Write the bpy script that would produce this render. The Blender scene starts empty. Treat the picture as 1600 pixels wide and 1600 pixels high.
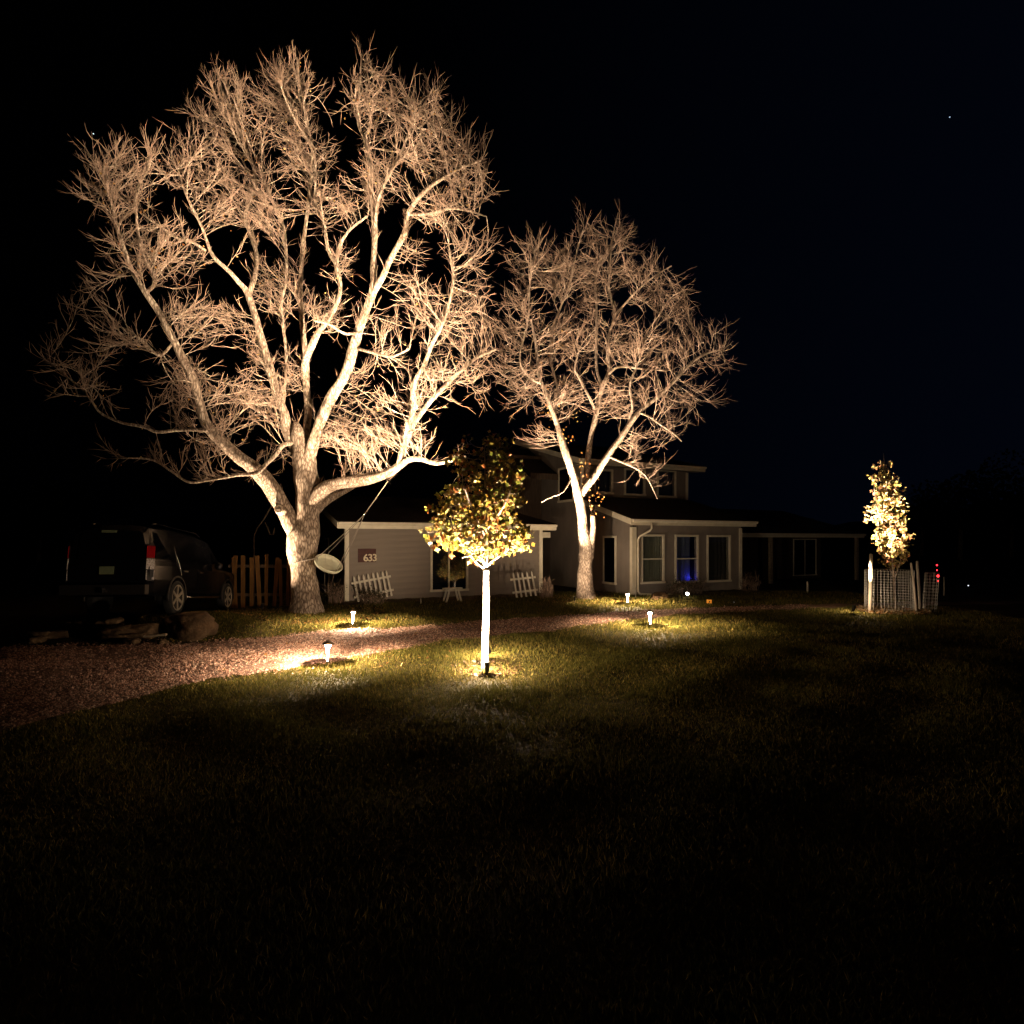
import bpy, bmesh, math, random
import numpy as np
from mathutils import Vector, Matrix, Euler

# ------------------------------------------------------------------ camera
sc = bpy.context.scene
COL = sc.collection
F, HZ, EYE = 900.0, 845.0, 2.0          # focal length and horizon line in photo pixels, eye height
cam_d = bpy.data.cameras.new("camera")
cam = bpy.data.objects.new("camera", cam_d)
COL.objects.link(cam)
cam.location = (0, 0, EYE)
cam.rotation_euler = (math.radians(90), 0, 0)
cam_d.sensor_width = 36.0
cam_d.lens = 36.0 * F / 1600
cam_d.shift_y = (HZ - 800) / 1600
cam_d.clip_start = 0.1
cam_d.clip_end = 3000
sc.camera = cam

# ------------------------------------------------------------------ night sky
w = bpy.data.worlds.new("World")
sc.world = w
w.use_nodes = True
nt = w.node_tree
bg = nt.nodes["Background"]
tc = nt.nodes.new("ShaderNodeTexCoord")
sx = nt.nodes.new("ShaderNodeSeparateXYZ")
nt.links.new(tc.outputs["Generated"], sx.inputs[0])
rp = nt.nodes.new("ShaderNodeValToRGB")      # faint glow of a town low in the east
rp.color_ramp.elements[0].position = 0.42
rp.color_ramp.elements[0].color = (0.00008, 0.00008, 0.00014, 1)
rp.color_ramp.elements[1].position = 0.86
rp.color_ramp.elements[1].color = (0.0006, 0.0012, 0.0034, 1)
mp = nt.nodes.new("ShaderNodeMapRange")
mp.inputs["From Min"].default_value = -1
nt.links.new(sx.outputs[0], mp.inputs["Value"])
nt.links.new(mp.outputs[0], rp.inputs[0])
nt.links.new(rp.outputs[0], bg.inputs[0])
bg.inputs[1].default_value = 1.0

sc.view_settings.view_transform = 'Standard'
sc.view_settings.look = 'None'
sc.view_settings.gamma = 1
sc.view_settings.exposure = 0
sc.view_settings.use_curve_mapping = False
sc.render.engine = 'CYCLES'
sc.cycles.use_denoising = True
sc.cycles.max_bounces = 5
sc.cycles.diffuse_bounces = 3
sc.cycles.glossy_bounces = 3
sc.cycles.transparent_max_bounces = 8
sc.cycles.sample_clamp_indirect = 4
sc.cycles.caustics_reflective = False
sc.cycles.caustics_refractive = False

rng = np.random.default_rng(7)
R = random.Random(11)

def P(px, py, Y):
    """the point at distance Y that the photo shows at (px, py)"""
    return np.array([(px - 800) / F * Y, Y, EYE - (py - HZ) / F * Y])

# ------------------------------------------------------------------ object helpers
def tag(o, label=None, cat=None, group=None, kind=None):
    if label: o["label"] = label
    if cat: o["category"] = cat
    if group: o["group"] = group
    if kind: o["kind"] = kind
    return o

def empty(name, loc=(0, 0, 0), rot=(0, 0, 0)):
    o = bpy.data.objects.new(name, None)
    COL.objects.link(o)
    o.location = Vector([float(c) for c in loc])
    o.rotation_euler = rot
    o.empty_display_size = 0.2
    return o

def link(name, me, parent=None):
    o = bpy.data.objects.new(name, me)
    COL.objects.link(o)
    if parent is not None: o.parent = parent
    return o

def copy_tree(o, parent=None):
    c = o.copy()
    COL.objects.link(c)
    c.parent = parent
    for ch in o.children:
        d = ch.copy(); COL.objects.link(d); d.parent = c
        for g in ch.children:
            e = g.copy(); COL.objects.link(e); e.parent = d
    return c

class MB:
    """collects vertices and faces; build() links ONE mesh object"""
    def __init__(s):
        s.v = []; s.f = []; s.n = 0; s.col = []
    def add(s, v, f, col=None):
        v = np.asarray(v, float).reshape(-1, 3)
        for a in f: s.f.append(tuple(int(i) + s.n for i in a))
        s.v.append(v); s.n += len(v)
        if col is not None: s.col.append(np.tile(np.asarray(col, float), (len(v), 1)))
        return s
    def box(s, x0, x1, y0, y1, z0, z1, M=None):
        v = np.array([[x, y, z] for x in (x0, x1) for y in (y0, y1) for z in (z0, z1)], float)
        if M is not None: v = np.array([M @ Vector(p) for p in v])
        s.add(v, [(0, 1, 3, 2), (4, 6, 7, 5), (0, 4, 5, 1), (2, 3, 7, 6), (0, 2, 6, 4), (1, 5, 7, 3)])
        return s
    def prism(s, poly, d):
        """poly: list of 3D points (planar), extruded by vector d"""
        n = len(poly); a = np.array(poly, float); b = a + np.array(d, float)
        f = [tuple(range(n))[::-1], tuple(range(n, 2 * n))]
        f += [(i, (i + 1) % n, n + (i + 1) % n, n + i) for i in range(n)]
        s.add(np.vstack([a, b]), f); return s
    def tube(s, pts, rad, k=6, cap=True, disp=None):
        pts = np.asarray(pts, float); m = len(pts)
        rad = np.broadcast_to(np.asarray(rad, float), (m,))
        t = np.gradient(pts, axis=0)
        t /= np.linalg.norm(t, axis=1, keepdims=True) + 1e-12
        up = np.array([0, 0, 1.0]) if abs(t[0, 2]) < 0.9 else np.array([1.0, 0, 0])
        a = np.cross(t, up); ln = np.linalg.norm(a, axis=1, keepdims=True)
        a = np.where(ln > 0.05, a / (ln + 1e-9), 0)
        for i in range(m):                       # smooth frame along the tube
            if i: 
                q = a[i - 1] - t[i] * np.dot(a[i - 1], t[i]); a[i] = q / (np.linalg.norm(q) + 1e-12)
            elif ln[0] <= 0.05:
                a[0] = np.array([1.0, 0, 0])
        b = np.cross(t, a)
        th = np.arange(k) * 2 * math.pi / k
        rr = rad[:, None] * np.ones(k)[None]
        if disp is not None: rr = rr + disp
        v = pts[:, None] + rr[..., None] * (np.cos(th)[None, :, None] * a[:, None] + np.sin(th)[None, :, None] * b[:, None])
        f = []
        for i in range(m - 1):
            for j in range(k):
                j2 = (j + 1) % k
                f.append((i * k + j, i * k + j2, (i + 1) * k + j2, (i + 1) * k + j))
        if cap:
            f.append(tuple(range(k))[::-1]); f.append(tuple(range((m - 1) * k, m * k)))
        s.add(v.reshape(-1, 3), f); return s
    def lathe(s, prof, k=16, M=None):
        v = []; m = len(prof)
        for r, z in prof:
            for j in range(k):
                v.append((r * math.cos(2 * math.pi * j / k), r * math.sin(2 * math.pi * j / k), z))
        f = [(i * k + j, i * k + (j + 1) % k, (i + 1) * k + (j + 1) % k, (i + 1) * k + j) for i in range(m - 1) for j in range(k)]
        f.append(tuple(range(k))[::-1]); f.append(tuple(range((m - 1) * k, m * k)))
        if M is not None: v = [M @ Vector(p) for p in v]
        s.add(v, f); return s
    def mesh(s, name, m=None, smooth=False):
        me = bpy.data.meshes.new(name)
        v = np.vstack(s.v) if s.v else np.zeros((0, 3))
        me.from_pydata([tuple(p) for p in v], [], s.f)
        if m: me.materials.append(m)
        if s.col:
            ca = me.color_attributes.new("tone", 'FLOAT_COLOR', 'POINT')
            c = np.hstack([np.vstack(s.col), np.ones((len(v), 1))])
            ca.data.foreach_set("color", c.ravel().astype(np.float32))
        if smooth:
            me.polygons.foreach_set("use_smooth", [True] * len(me.polygons))
        me.update()
        return me
    def build(s, name, m, parent=None, smooth=False):
        return link(name, s.mesh(name, m, smooth), parent)

def fast_mesh(name, v, tri, m, parent=None, col=None, smooth=False):
    """v (n,3), tri (m,3 or 4) arrays, straight into mesh memory"""
    me = bpy.data.meshes.new(name)
    k = tri.shape[1]
    me.vertices.add(len(v)); me.vertices.foreach_set("co", v.astype(np.float32).ravel())
    me.loops.add(tri.size); me.loops.foreach_set("vertex_index", tri.astype(np.int32).ravel())
    me.polygons.add(len(tri)); me.polygons.foreach_set("loop_start", (np.arange(len(tri)) * k).astype(np.int32))
    if smooth: me.polygons.foreach_set("use_smooth", np.ones(len(tri), bool))
    me.update(calc_edges=True)
    me.materials.append(m)
    if col is not None:
        ca = me.color_attributes.new("tone", 'FLOAT_COLOR', 'POINT')
        c = np.hstack([col, np.ones((len(v), 1))])
        ca.data.foreach_set("color", c.ravel().astype(np.float32))
    return link(name, me, parent)

# ------------------------------------------------------------------ materials
def base(name, col=(0.5, 0.5, 0.5), rough=0.7, metal=0.0, spec=0.5):
    m = bpy.data.materials.new(name); m.use_nodes = True
    b = m.node_tree.nodes["Principled BSDF"]
    b.inputs["Base Color"].default_value = (*col, 1)
    b.inputs["Roughness"].default_value = rough
    b.inputs["Metallic"].default_value = metal
    b.inputs["Specular IOR Level"].default_value = spec
    return m, m.node_tree, b

def noisy(name, c1, c2, scale=6, rough=0.8, bump=0.3, stretch=(1, 1, 1), detail=6, metal=0, dist=0.02, spec=0.3, lo=0.35, hi=0.65):
    m, t, b = base(name, c1, rough, metal, spec)
    n = t.nodes.new
    co = n("ShaderNodeTexCoord"); mpn = n("ShaderNodeMapping"); mpn.inputs["Scale"].default_value = stretch
    ns = n("ShaderNodeTexNoise"); ns.inputs["Scale"].default_value = scale; ns.inputs["Detail"].default_value = detail
    t.links.new(co.outputs["Object"], mpn.inputs[0]); t.links.new(mpn.outputs[0], ns.inputs["Vector"])
    cr = n("ShaderNodeValToRGB")
    cr.color_ramp.elements[0].position = lo; cr.color_ramp.elements[0].color = (*c1, 1)
    cr.color_ramp.elements[1].position = hi; cr.color_ramp.elements[1].color = (*c2, 1)
    t.links.new(ns.outputs["Fac"], cr.inputs[0]); t.links.new(cr.outputs[0], b.inputs["Base Color"])
    if bump:
        bp = n("ShaderNodeBump"); bp.inputs["Strength"].default_value = bump; bp.inputs["Distance"].default_value = dist
        n2 = n("ShaderNodeTexNoise"); n2.inputs["Scale"].default_value = scale * 3; n2.inputs["Detail"].default_value = 6
        t.links.new(mpn.outputs[0], n2.inputs["Vector"]); t.links.new(n2.outputs["Fac"], bp.inputs["Height"])
        t.links.new(bp.outputs[0], b.inputs["Normal"])
    return m

def bark(name, dark, light, scale=1.0, bump=0.8):
    m, t, b = base(name, light, 0.9, 0, 0.2)
    n = t.nodes.new
    co = n("ShaderNodeTexCoord"); mpn = n("ShaderNodeMapping"); mpn.inputs["Scale"].default_value = (1, 1, 0.28)
    t.links.new(co.outputs["Object"], mpn.inputs[0])
    vo = n("ShaderNodeTexVoronoi"); vo.feature = 'DISTANCE_TO_EDGE'; vo.inputs["Scale"].default_value = 17 * scale
    wn = n("ShaderNodeTexNoise"); wn.inputs["Scale"].default_value = 9 * scale; wn.inputs["Detail"].default_value = 5
    va = n("ShaderNodeMixRGB"); va.blend_type = 'ADD'; va.inputs[0].default_value = 0.12
    t.links.new(mpn.outputs[0], wn.inputs["Vector"])
    t.links.new(mpn.outputs[0], va.inputs[1]); t.links.new(wn.outputs["Color"], va.inputs[2])
    t.links.new(va.outputs[0], vo.inputs["Vector"])
    cr = n("ShaderNodeValToRGB")
    cr.color_ramp.elements[0].position = 0.0; cr.color_ramp.elements[0].color = (*dark, 1)
    cr.color_ramp.elements[1].position = 0.30; cr.color_ramp.elements[1].color = (*light, 1)
    t.links.new(vo.outputs["Distance"], cr.inputs[0])
    big = n("ShaderNodeTexNoise"); big.inputs["Scale"].default_value = 3; big.inputs["Detail"].default_value = 8
    t.links.new(co.outputs["Object"], big.inputs["Vector"])
    mx = n("ShaderNodeMixRGB"); mx.blend_type = 'MULTIPLY'; mx.inputs[0].default_value = 0.75
    c2 = n("ShaderNodeValToRGB"); c2.color_ramp.elements[0].position = 0.3; c2.color_ramp.elements[0].color = (0.45, 0.4, 0.36, 1)
    c2.color_ramp.elements[1].position = 0.65
    t.links.new(big.outputs["Fac"], c2.inputs[0]); t.links.new(cr.outputs[0], mx.inputs[1]); t.links.new(c2.outputs[0], mx.inputs[2])
    t.links.new(mx.outputs[0], b.inputs["Base Color"])
    bp = n("ShaderNodeBump"); bp.inputs["Strength"].default_value = bump; bp.inputs["Distance"].default_value = 0.02
    mm = n("ShaderNodeMath"); mm.operation = 'MINIMUM'; mm.inputs[1].default_value = 0.22
    t.links.new(vo.outputs["Distance"], mm.inputs[0]); t.links.new(mm.outputs[0], bp.inputs["Height"])
    t.links.new(bp.outputs[0], b.inputs["Normal"])
    return m

def toned(name, rough=0.8, mul=1.0, transl=0.0, spec=0.3):
    m, t, b = base(name, (0.5, 0.5, 0.5), rough, 0, spec)
    a = t.nodes.new("ShaderNodeAttribute"); a.attribute_name = "tone"
    t.links.new(a.outputs["Color"], b.inputs["Base Color"])
    if transl:
        tr = t.nodes.new("ShaderNodeBsdfTranslucent"); mx = t.nodes.new("ShaderNodeMixShader"); mx.inputs[0].default_value = transl
        t.links.new(a.outputs["Color"], tr.inputs[0])
        out = t.nodes["Material Output"]
        t.links.new(b.outputs[0], mx.inputs[1]); t.links.new(tr.outputs[0], mx.inputs[2]); t.links.new(mx.outputs[0], out.inputs[0])
    return m

def emit(name, col, strength):
    m, t, b = base(name, col, 0.5)
    b.inputs["Emission Color"].default_value = (*col, 1)
    b.inputs["Emission Strength"].default_value = strength
    return m

def clear_glass(name):
    m, t, b = base(name, (0.02, 0.02, 0.025), 0.02)
    tr = t.nodes.new("ShaderNodeBsdfTransparent"); gl = t.nodes.new("ShaderNodeBsdfGlossy"); gl.inputs["Roughness"].default_value = 0.02
    lw = t.nodes.new("ShaderNodeLayerWeight"); pw5 = t.nodes.new("ShaderNodeMath"); pw5.operation = 'POWER'; pw5.inputs[1].default_value = 5
    fr = t.nodes.new("ShaderNodeMath"); fr.operation = 'MULTIPLY_ADD'; fr.inputs[1].default_value = 0.88; fr.inputs[2].default_value = 0.17
    t.links.new(lw.outputs["Facing"], pw5.inputs[0]); t.links.new(pw5.outputs[0], fr.inputs[0])
    mx = t.nodes.new("ShaderNodeMixShader"); out = t.nodes["Material Output"]
    tr.inputs[0].default_value = (0.85, 0.88, 0.88, 1)
    t.links.new(fr.outputs[0], mx.inputs[0]); t.links.new(tr.outputs[0], mx.inputs[1]); t.links.new(gl.outputs[0], mx.inputs[2])
    t.links.new(mx.outputs[0], out.inputs[0])
    return m

M = dict(
    bark=bark("pale_bark", (0.12, 0.085, 0.06), (0.56, 0.455, 0.36)),
    bark2=bark("smooth_pale_bark", (0.15, 0.11, 0.085), (0.56, 0.46, 0.37), 1.2, 0.5),
    twig=noisy("twig_bark", (0.17, 0.11, 0.08), (0.33, 0.235, 0.175), 3, 0.9, 0),
    cutwood=noisy("cut_wood", (0.55, 0.45, 0.33), (0.35, 0.26, 0.18), 18, 0.8, 0.2),
    wrap=noisy("white_tree_wrap", (0.74, 0.72, 0.68), (0.6, 0.57, 0.52), 14, 0.7, 0.2),
    leaf=toned("leaf", 0.55, 1, 0.42),
    grass=toned("grass_blade", 1.0, 1, 0.2, 0.03),
    stone=toned("gravel_stone", 0.85),
    soil=noisy("lawn_soil", (0.022, 0.016, 0.006), (0.05, 0.038, 0.010), 4, 0.95, 0.6, dist=0.03, spec=0.1),
    gravel=noisy("gravel_bed", (0.10, 0.062, 0.048), (0.26, 0.17, 0.135), 42, 0.95, 0.9, dist=0.02, spec=0.1),
    siding=noisy("painted_siding", (0.20, 0.168, 0.138), (0.245, 0.205, 0.168), 2.2, 0.65, 0.12, stretch=(0.35, 1, 3)),
    stucco=noisy("painted_panel", (0.19, 0.16, 0.135), (0.235, 0.20, 0.168), 2.5, 0.75, 0.15, stretch=(1, 1, 0.5)),
    trim=noisy("cream_trim", (0.62, 0.56, 0.43), (0.70, 0.64, 0.50), 5, 0.55, 0.08),
    roof=noisy("asphalt_shingle", (0.018, 0.015, 0.014), (0.045, 0.036, 0.032), 22, 0.95, 0.6, spec=0.1),
    darkwall=noisy("dark_wood_wall", (0.05, 0.035, 0.025), (0.085, 0.06, 0.04), 6, 0.85, 0.2, stretch=(4, 4, 0.4)),
    door=noisy("brown_door", (0.09, 0.05, 0.028), (0.13, 0.075, 0.04), 6, 0.7, 0.2, stretch=(5, 5, 0.4)),
    fencewood=noisy("raw_pine_board", (0.13, 0.062, 0.018), (0.19, 0.095, 0.028), 6, 0.85, 0.3, stretch=(5, 5, 0.5)),
    white=noisy("white_paint", (0.70, 0.66, 0.55), (0.56, 0.50, 0.40), 7, 0.6, 0.1),
    greywood=noisy("weathered_wood", (0.22, 0.17, 0.12), (0.34, 0.27, 0.19), 7, 0.85, 0.3, stretch=(1, 1, 4)),
    plaque=noisy("dark_red_plaque", (0.05, 0.012, 0.010), (0.075, 0.02, 0.014), 8, 0.6, 0.1),
    digit=base("brass_digit", (0.62, 0.52, 0.34), 0.4, 0.0)[0],
    glass=clear_glass("window_glass"),
    room=base("dark_room", (0.03, 0.028, 0.025), 0.95)[0],
    curtain=noisy("sheer_curtain", (0.38, 0.36, 0.27), (0.5, 0.47, 0.36), 9, 0.9, 0.1, stretch=(6, 6, 0.3)),
    darkcurtain=noisy("dark_curtain", (0.10, 0.085, 0.08), (0.15, 0.13, 0.12), 9, 0.9, 0.1, stretch=(6, 6, 0.3)),
    bluecurtain=noisy("blue_grey_curtain", (0.28, 0.30, 0.42), (0.36, 0.38, 0.5), 9, 0.9, 0.1, stretch=(6, 6, 0.3)),
    black=noisy("black_metal", (0.012, 0.011, 0.010), (0.02, 0.017, 0.015), 30, 0.45, 0.1),
    copper=noisy("bronze_cap", (0.12, 0.08, 0.05), (0.17, 0.11, 0.07), 20, 0.45, 0.1, metal=0.6),
    lampglow=emit("lit_lamp_stem", (1.0, 0.66, 0.50), 110),
    lens=emit("lamp_lens", (1.0, 0.72, 0.45), 14),
    bulb=emit("small_white_bulb", (1.0, 0.93, 0.85), 30),
    amberlamp=emit("amber_lamp_glass", (1.0, 0.36, 0.03), 0.55),
    bluelamp=emit("blue_lamp", (0.02, 0.03, 1.0), 7),
    redbulb=emit("red_bulb", (1.0, 0.02, 0.03), 9),
    farlight=emit("far_lamp", (0.8, 0.9, 1.0), 1.2),
    star=emit("star_glow", (0.55, 0.75, 1.0), 0.9),
    dish=noisy("pale_plastic", (0.62, 0.62, 0.46), (0.52, 0.50, 0.36), 6, 0.5, 0.05),
    rope=noisy("pale_rope", (0.20, 0.17, 0.14), (0.28, 0.24, 0.2), 60, 0.9, 0.3),
    steel=base("chrome", (0.6, 0.58, 0.55), 0.22, 1.0)[0],
    carpaint=base("near_black_car_paint", (0.004, 0.004, 0.005), 0.16, 0.0, 0.3)[0],
    carglass=base("tinted_car_glass", (0.004, 0.004, 0.005), 0.06, 0.0, 0.5)[0],
    tyre=noisy("tyre_rubber", (0.010, 0.010, 0.010), (0.02, 0.019, 0.018), 30, 0.85, 0.2),
    rim=noisy("alloy_rim", (0.50, 0.45, 0.36), (0.34, 0.30, 0.24), 14, 0.35, 0.1, metal=0.5),
    redlens=base("red_tail_lens", (0.22, 0.004, 0.006), 0.15)[0],
    clearlens=noisy("clear_tail_lens", (0.75, 0.70, 0.66), (0.25, 0.2, 0.19), 40, 0.12, 0.5),
    plate=noisy("number_plate", (0.20, 0.23, 0.13), (0.16, 0.19, 0.11), 12, 0.5, 0.05),
    rock=noisy("brown_rock", (0.06, 0.036, 0.018), (0.13, 0.08, 0.042), 5, 0.95, 0.8, dist=0.04),
    wire=base("galvanised_wire", (0.36, 0.34, 0.30), 0.4, 0.6)[0],
    stake=noisy("pale_stake", (0.66, 0.58, 0.46), (0.5, 0.42, 0.32), 10, 0.7, 0.2, stretch=(4, 4, 0.5)),
    pipe=base("grey_pipe", (0.5, 0.46, 0.38), 0.5)[0],
    mulch=noisy("bark_mulch", (0.035, 0.02, 0.012), (0.08, 0.045, 0.025), 26, 0.95, 0.9, dist=0.03),
    treefar=noisy("far_foliage", (0.02, 0.03, 0.014), (0.04, 0.055, 0.025), 2, 0.95, 0.0),
    hill=noisy("far_hill", (0.02, 0.026, 0.018), (0.03, 0.034, 0.022), 0.05, 0.95, 0.0),
)

# ------------------------------------------------------------------ lamps (light only; their fixtures are built further down)
WARM = (1.0, 0.74, 0.49)
def spot(name, loc, target, watt, angle, blend, parent, col=WARM, radius=0.03):
    d = bpy.data.lights.new(name, 'SPOT'); d.energy = watt; d.color = col
    d.spot_size = math.radians(angle); d.spot_blend = blend; d.shadow_soft_size = radius
    o = bpy.data.objects.new(name, d); COL.objects.link(o)
    v = Vector([float(c) for c in target]) - Vector([float(c) for c in loc])
    o.rotation_euler = v.to_track_quat('-Z', 'Y').to_euler()
    o.location = Vector([float(c) for c in loc])
    if parent is not None:
        bpy.context.view_layer.update()
        o.parent = parent; o.matrix_parent_inverse = parent.matrix_world.inverted()
    return o
def point(name, loc, watt, parent, col=WARM, radius=0.01):
    d = bpy.data.lights.new(name, 'POINT'); d.energy = watt; d.color = col; d.shadow_soft_size = radius
    o = bpy.data.objects.new(name, d); COL.objects.link(o); o.location = loc
    if parent is not None: o.parent = parent
    return o

# light strengths in one place
W_TREE_RIGHT, W_TREE_LEFT, W_TREE2, W_SAPLING, W_COLUMN, W_PATH = 54000, 3600, 23000, 10000, 21000, 950

# ------------------------------------------------------------------ the ground
def smooth01(a): a = np.clip(a, 0, 1); return a * a * (3 - 2 * a)
def gz(x, y):
    x = np.asarray(x, float); y = np.asarray(y, float)
    wx = smooth01((-4.9 - x) / 1.7)
    h = 0.33 * smooth01((y - 11.0) / 1.6) - 0.10 * np.clip(y - 13.0, 0, 3.3)
    h = np.where(y > 16.3, h * smooth01((19 - y) / 2.7), h)
    und = 0.022 * np.sin(x * 1.3 + 0.5 * y) * np.sin(y * 0.9 - 0.3 * x + 1) + 0.012 * np.sin(x * 3.1 + 1.3) * np.sin(y * 2.7)
    und = und * smooth01((17 - y) / 6)
    return wx * h + und

UP = [(-14, 10.6), (-9.6, 10.8), (-7.98, 11.0), (-5.76, 11.4), (-4.76, 12.2), (-4.0, 12.75), (-2.9, 12.95), (-1.85, 13.7), (0, 14.6), (1.71, 15.4), (3.57, 16.3), (5.7, 17.1), (9, 18.0), (12.4, 18.6), (22, 19.6)]
LO = [(-14, 4.4), (-5.4, 5.6), (-5.0, 7.0), (-4.5, 8.05), (-4.05, 8.5), (-3.74, 8.87), (-2.98, 9.57), (-2.16, 10.7), (-1.03, 11.6), (1.0, 12.9), (2.6, 14.4), (4.3, 15.4), (6.3, 16.2), (8.3, 16.8), (11.8, 17.7), (22, 19.0)]
UPa, LOa = np.array(UP), np.array(LO)
def y_up(x): return np.interp(x, UPa[:, 0], UPa[:, 1]) + 0.08 * np.sin(x * 5.1) + 0.05 * np.sin(x * 11.7) + .03 * np.sin(x * 29)
def y_lo(x): return np.interp(x, LOa[:, 0], LOa[:, 1]) + 0.10 * np.sin(x * 4.3 + 1) + 0.05 * np.sin(x * 13.1) + .03 * np.sin(x * 27)
def on_path(x, y): return (y > y_lo(x)) & (y < y_up(x))

def grid(name, xs, ys, zf, m):
    X, Yy = np.meshgrid(xs, ys)
    v = np.stack([X, Yy, zf(X, Yy)], -1).reshape(-1, 3)
    nx, ny = len(xs), len(ys)
    i = (np.arange(ny - 1)[:, None] * nx + np.arange(nx - 1)[None]).ravel()
    q = np.stack([i, i + 1, i + nx + 1, i + nx], 1)
    return fast_mesh(name, v, q, m, smooth=True)
xs = np.concatenate([[-900, -300, -120, -60, -35], np.arange(-22, 24, 0.16), [35, 60, 120, 300, 900]])
ys = np.concatenate([[-300, -60, -20, -4], np.arange(0, 26, 0.16), [30, 40, 70, 150, 400, 1500]])
g = grid("ground", xs, ys, gz, M['soil']); tag(g, "dark winter lawn ground stretching around the house", kind="structure")

# gravel driveway sheet, just above the lawn sheet
xp = np.arange(-13.9, 21, 0.16); nv = 30
v = []
for x in xp:
    a, b = float(y_lo(x)), float(y_up(x))
    for j in range(nv):
        yy = a + (b - a) * j / (nv - 1)
        v.append((x, yy, float(gz(x, yy)) + 0.012 - (0.02 if j in (0, nv - 1) else 0)))
i = (np.arange(len(xp) - 1)[:, None] * nv + np.arange(nv - 1)[None]).ravel()
gp = fast_mesh("gravel_path", np.array(v), np.stack([i, i + nv, i + nv + 1, i + 1], 1), M['gravel'], smooth=True)
tag(gp, "pinkish gravel drive curving across the yard", kind="structure")

# loose stones lying on it
def stones():
    N = 150000
    x = rng.uniform(-9.5, 9, N * 3); y = rng.uniform(5.5, 18, N * 3)
    inside = np.minimum(y - y_lo(x), y_up(x) - y)
    dens = 0.55 + 0.45 * np.sin(x * 1.3 + 2 * np.sin(y * 1.7)) * np.sin(y * 2.1 + x * .6)
    keep = ((inside > 0) & (rng.random(N * 3) < dens) | (inside <= 0) & (rng.random(N * 3) < .35 * np.exp(inside / .10))) & (rng.random(N * 3) < np.minimum(1, (9.5 / y) ** 2.2))
    x, y = x[keep][:85000], y[keep][:85000]; n = len(x)
    s = rng.uniform(0.008, 0.021, n) * (y / 9) ** 0.5
    o = np.array([[1, 0, 0], [0, 1, 0], [-1, 0, 0], [0, -1, 0], [0, 0, 1]], float)
    q = o[None] * s[:, None, None] * rng.uniform(0.6, 1.35, (n, 5, 3)) * np.array([1, 1, 0.8])
    a = rng.uniform(0, 6.28, n); ca, sa = np.cos(a), np.sin(a)
    qx = q[..., 0] * ca[:, None] - q[..., 1] * sa[:, None]; qy = q[..., 0] * sa[:, None] + q[..., 1] * ca[:, None]
    q[..., 2] += rng.normal(0, 0.15, (n, 5)) * s[:, None]
    z0 = gz(x, y) + 0.014
    v = np.stack([qx + x[:, None], qy + y[:, None], q[..., 2] + z0[:, None] + 0.002], -1).reshape(-1, 3)
    f = np.array([[0, 1, 4], [1, 2, 4], [2, 3, 4], [3, 0, 4]])
    tri = (f[None] + 5 * np.arange(n)[:, None, None]).reshape(-1, 3)
    c0 = np.array([0.46, 0.26, 0.19]); c1 = np.array([0.16, 0.085, 0.06]); c2 = np.array([0.60, 0.42, 0.33])
    k = rng.random(n)[:, None]; c = np.where(k < 0.45, c0, np.where(k < 0.8, c1, c2)) * rng.uniform(0.7, 1.25, (n, 1))
    return fast_mesh("gravel", v, tri, M['stone'], col=np.repeat(c, 5, 0))
tag(stones(), "loose pink and grey stones of the gravel drive", "gravel", kind="stuff")

def blades():
    def patch(x, y): return 0.5 + 0.25 * np.sin(x * 1.9 + 2 * np.sin(y * 1.1)) + 0.25 * np.sin(y * 2.6 + 1.7 * np.sin(x * 0.8 + 1))
    N = 1500000
    x = rng.uniform(-8, 13, N); y = rng.uniform(2.3, 22.5, N)
    px = 800 + x / y * F
    keep = (~on_path(x, y)) & (px > -20) & (px < 1640) & (rng.random(N) < np.minimum(1, (8.0 / y) ** 2))
    keep &= rng.random(N) < 0.5 + 0.5 * patch(x, y)
    x, y = x[keep][:480000], y[keep][:480000]; n = len(x)
    k = (np.maximum(y, 7) / 8) ** 0.75
    h = rng.uniform(0.022, 0.055, n) * k * (0.6 + 0.7 * patch(x * 1.7 + 3, y * 1.7)); wd = rng.uniform(0.0035, 0.0065, n) * k
    a = rng.uniform(0, 6.28, n); ln = rng.uniform(0.1, 0.9, n) * h; b = rng.uniform(0, 6.28, n)
    z = gz(x, y)
    v = np.zeros((n, 3, 3))
    v[:, 0] = np.stack([x - wd * np.cos(a), y - wd * np.sin(a), z - 0.003], 1)
    v[:, 1] = np.stack([x + wd * np.cos(a), y + wd * np.sin(a), z - 0.003], 1)
    v[:, 2] = np.stack([x + ln * np.cos(b), y + ln * np.sin(b), z + h], 1)
    t = rng.random((n, 1)); p = patch(x, y)[:, None]
    g1 = np.array([0.085, 0.078, 0.018]); g2 = np.array([0.20, 0.15, 0.045]); g3 = np.array([0.045, 0.048, 0.012])
    c = np.where(t < 0.45 + 0.3 * p, g1, np.where(t < 0.8, g2, g3)) * rng.uniform(0.7, 1.3, (n, 1))
    return fast_mesh("lawn_grass", v.reshape(-1, 3), np.arange(3 * n).reshape(-1, 3), M['grass'], col=np.repeat(c, 3, 0))
tag(blades(), "short patchy yellow green winter grass of the lawn", "grass", kind="stuff")

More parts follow.
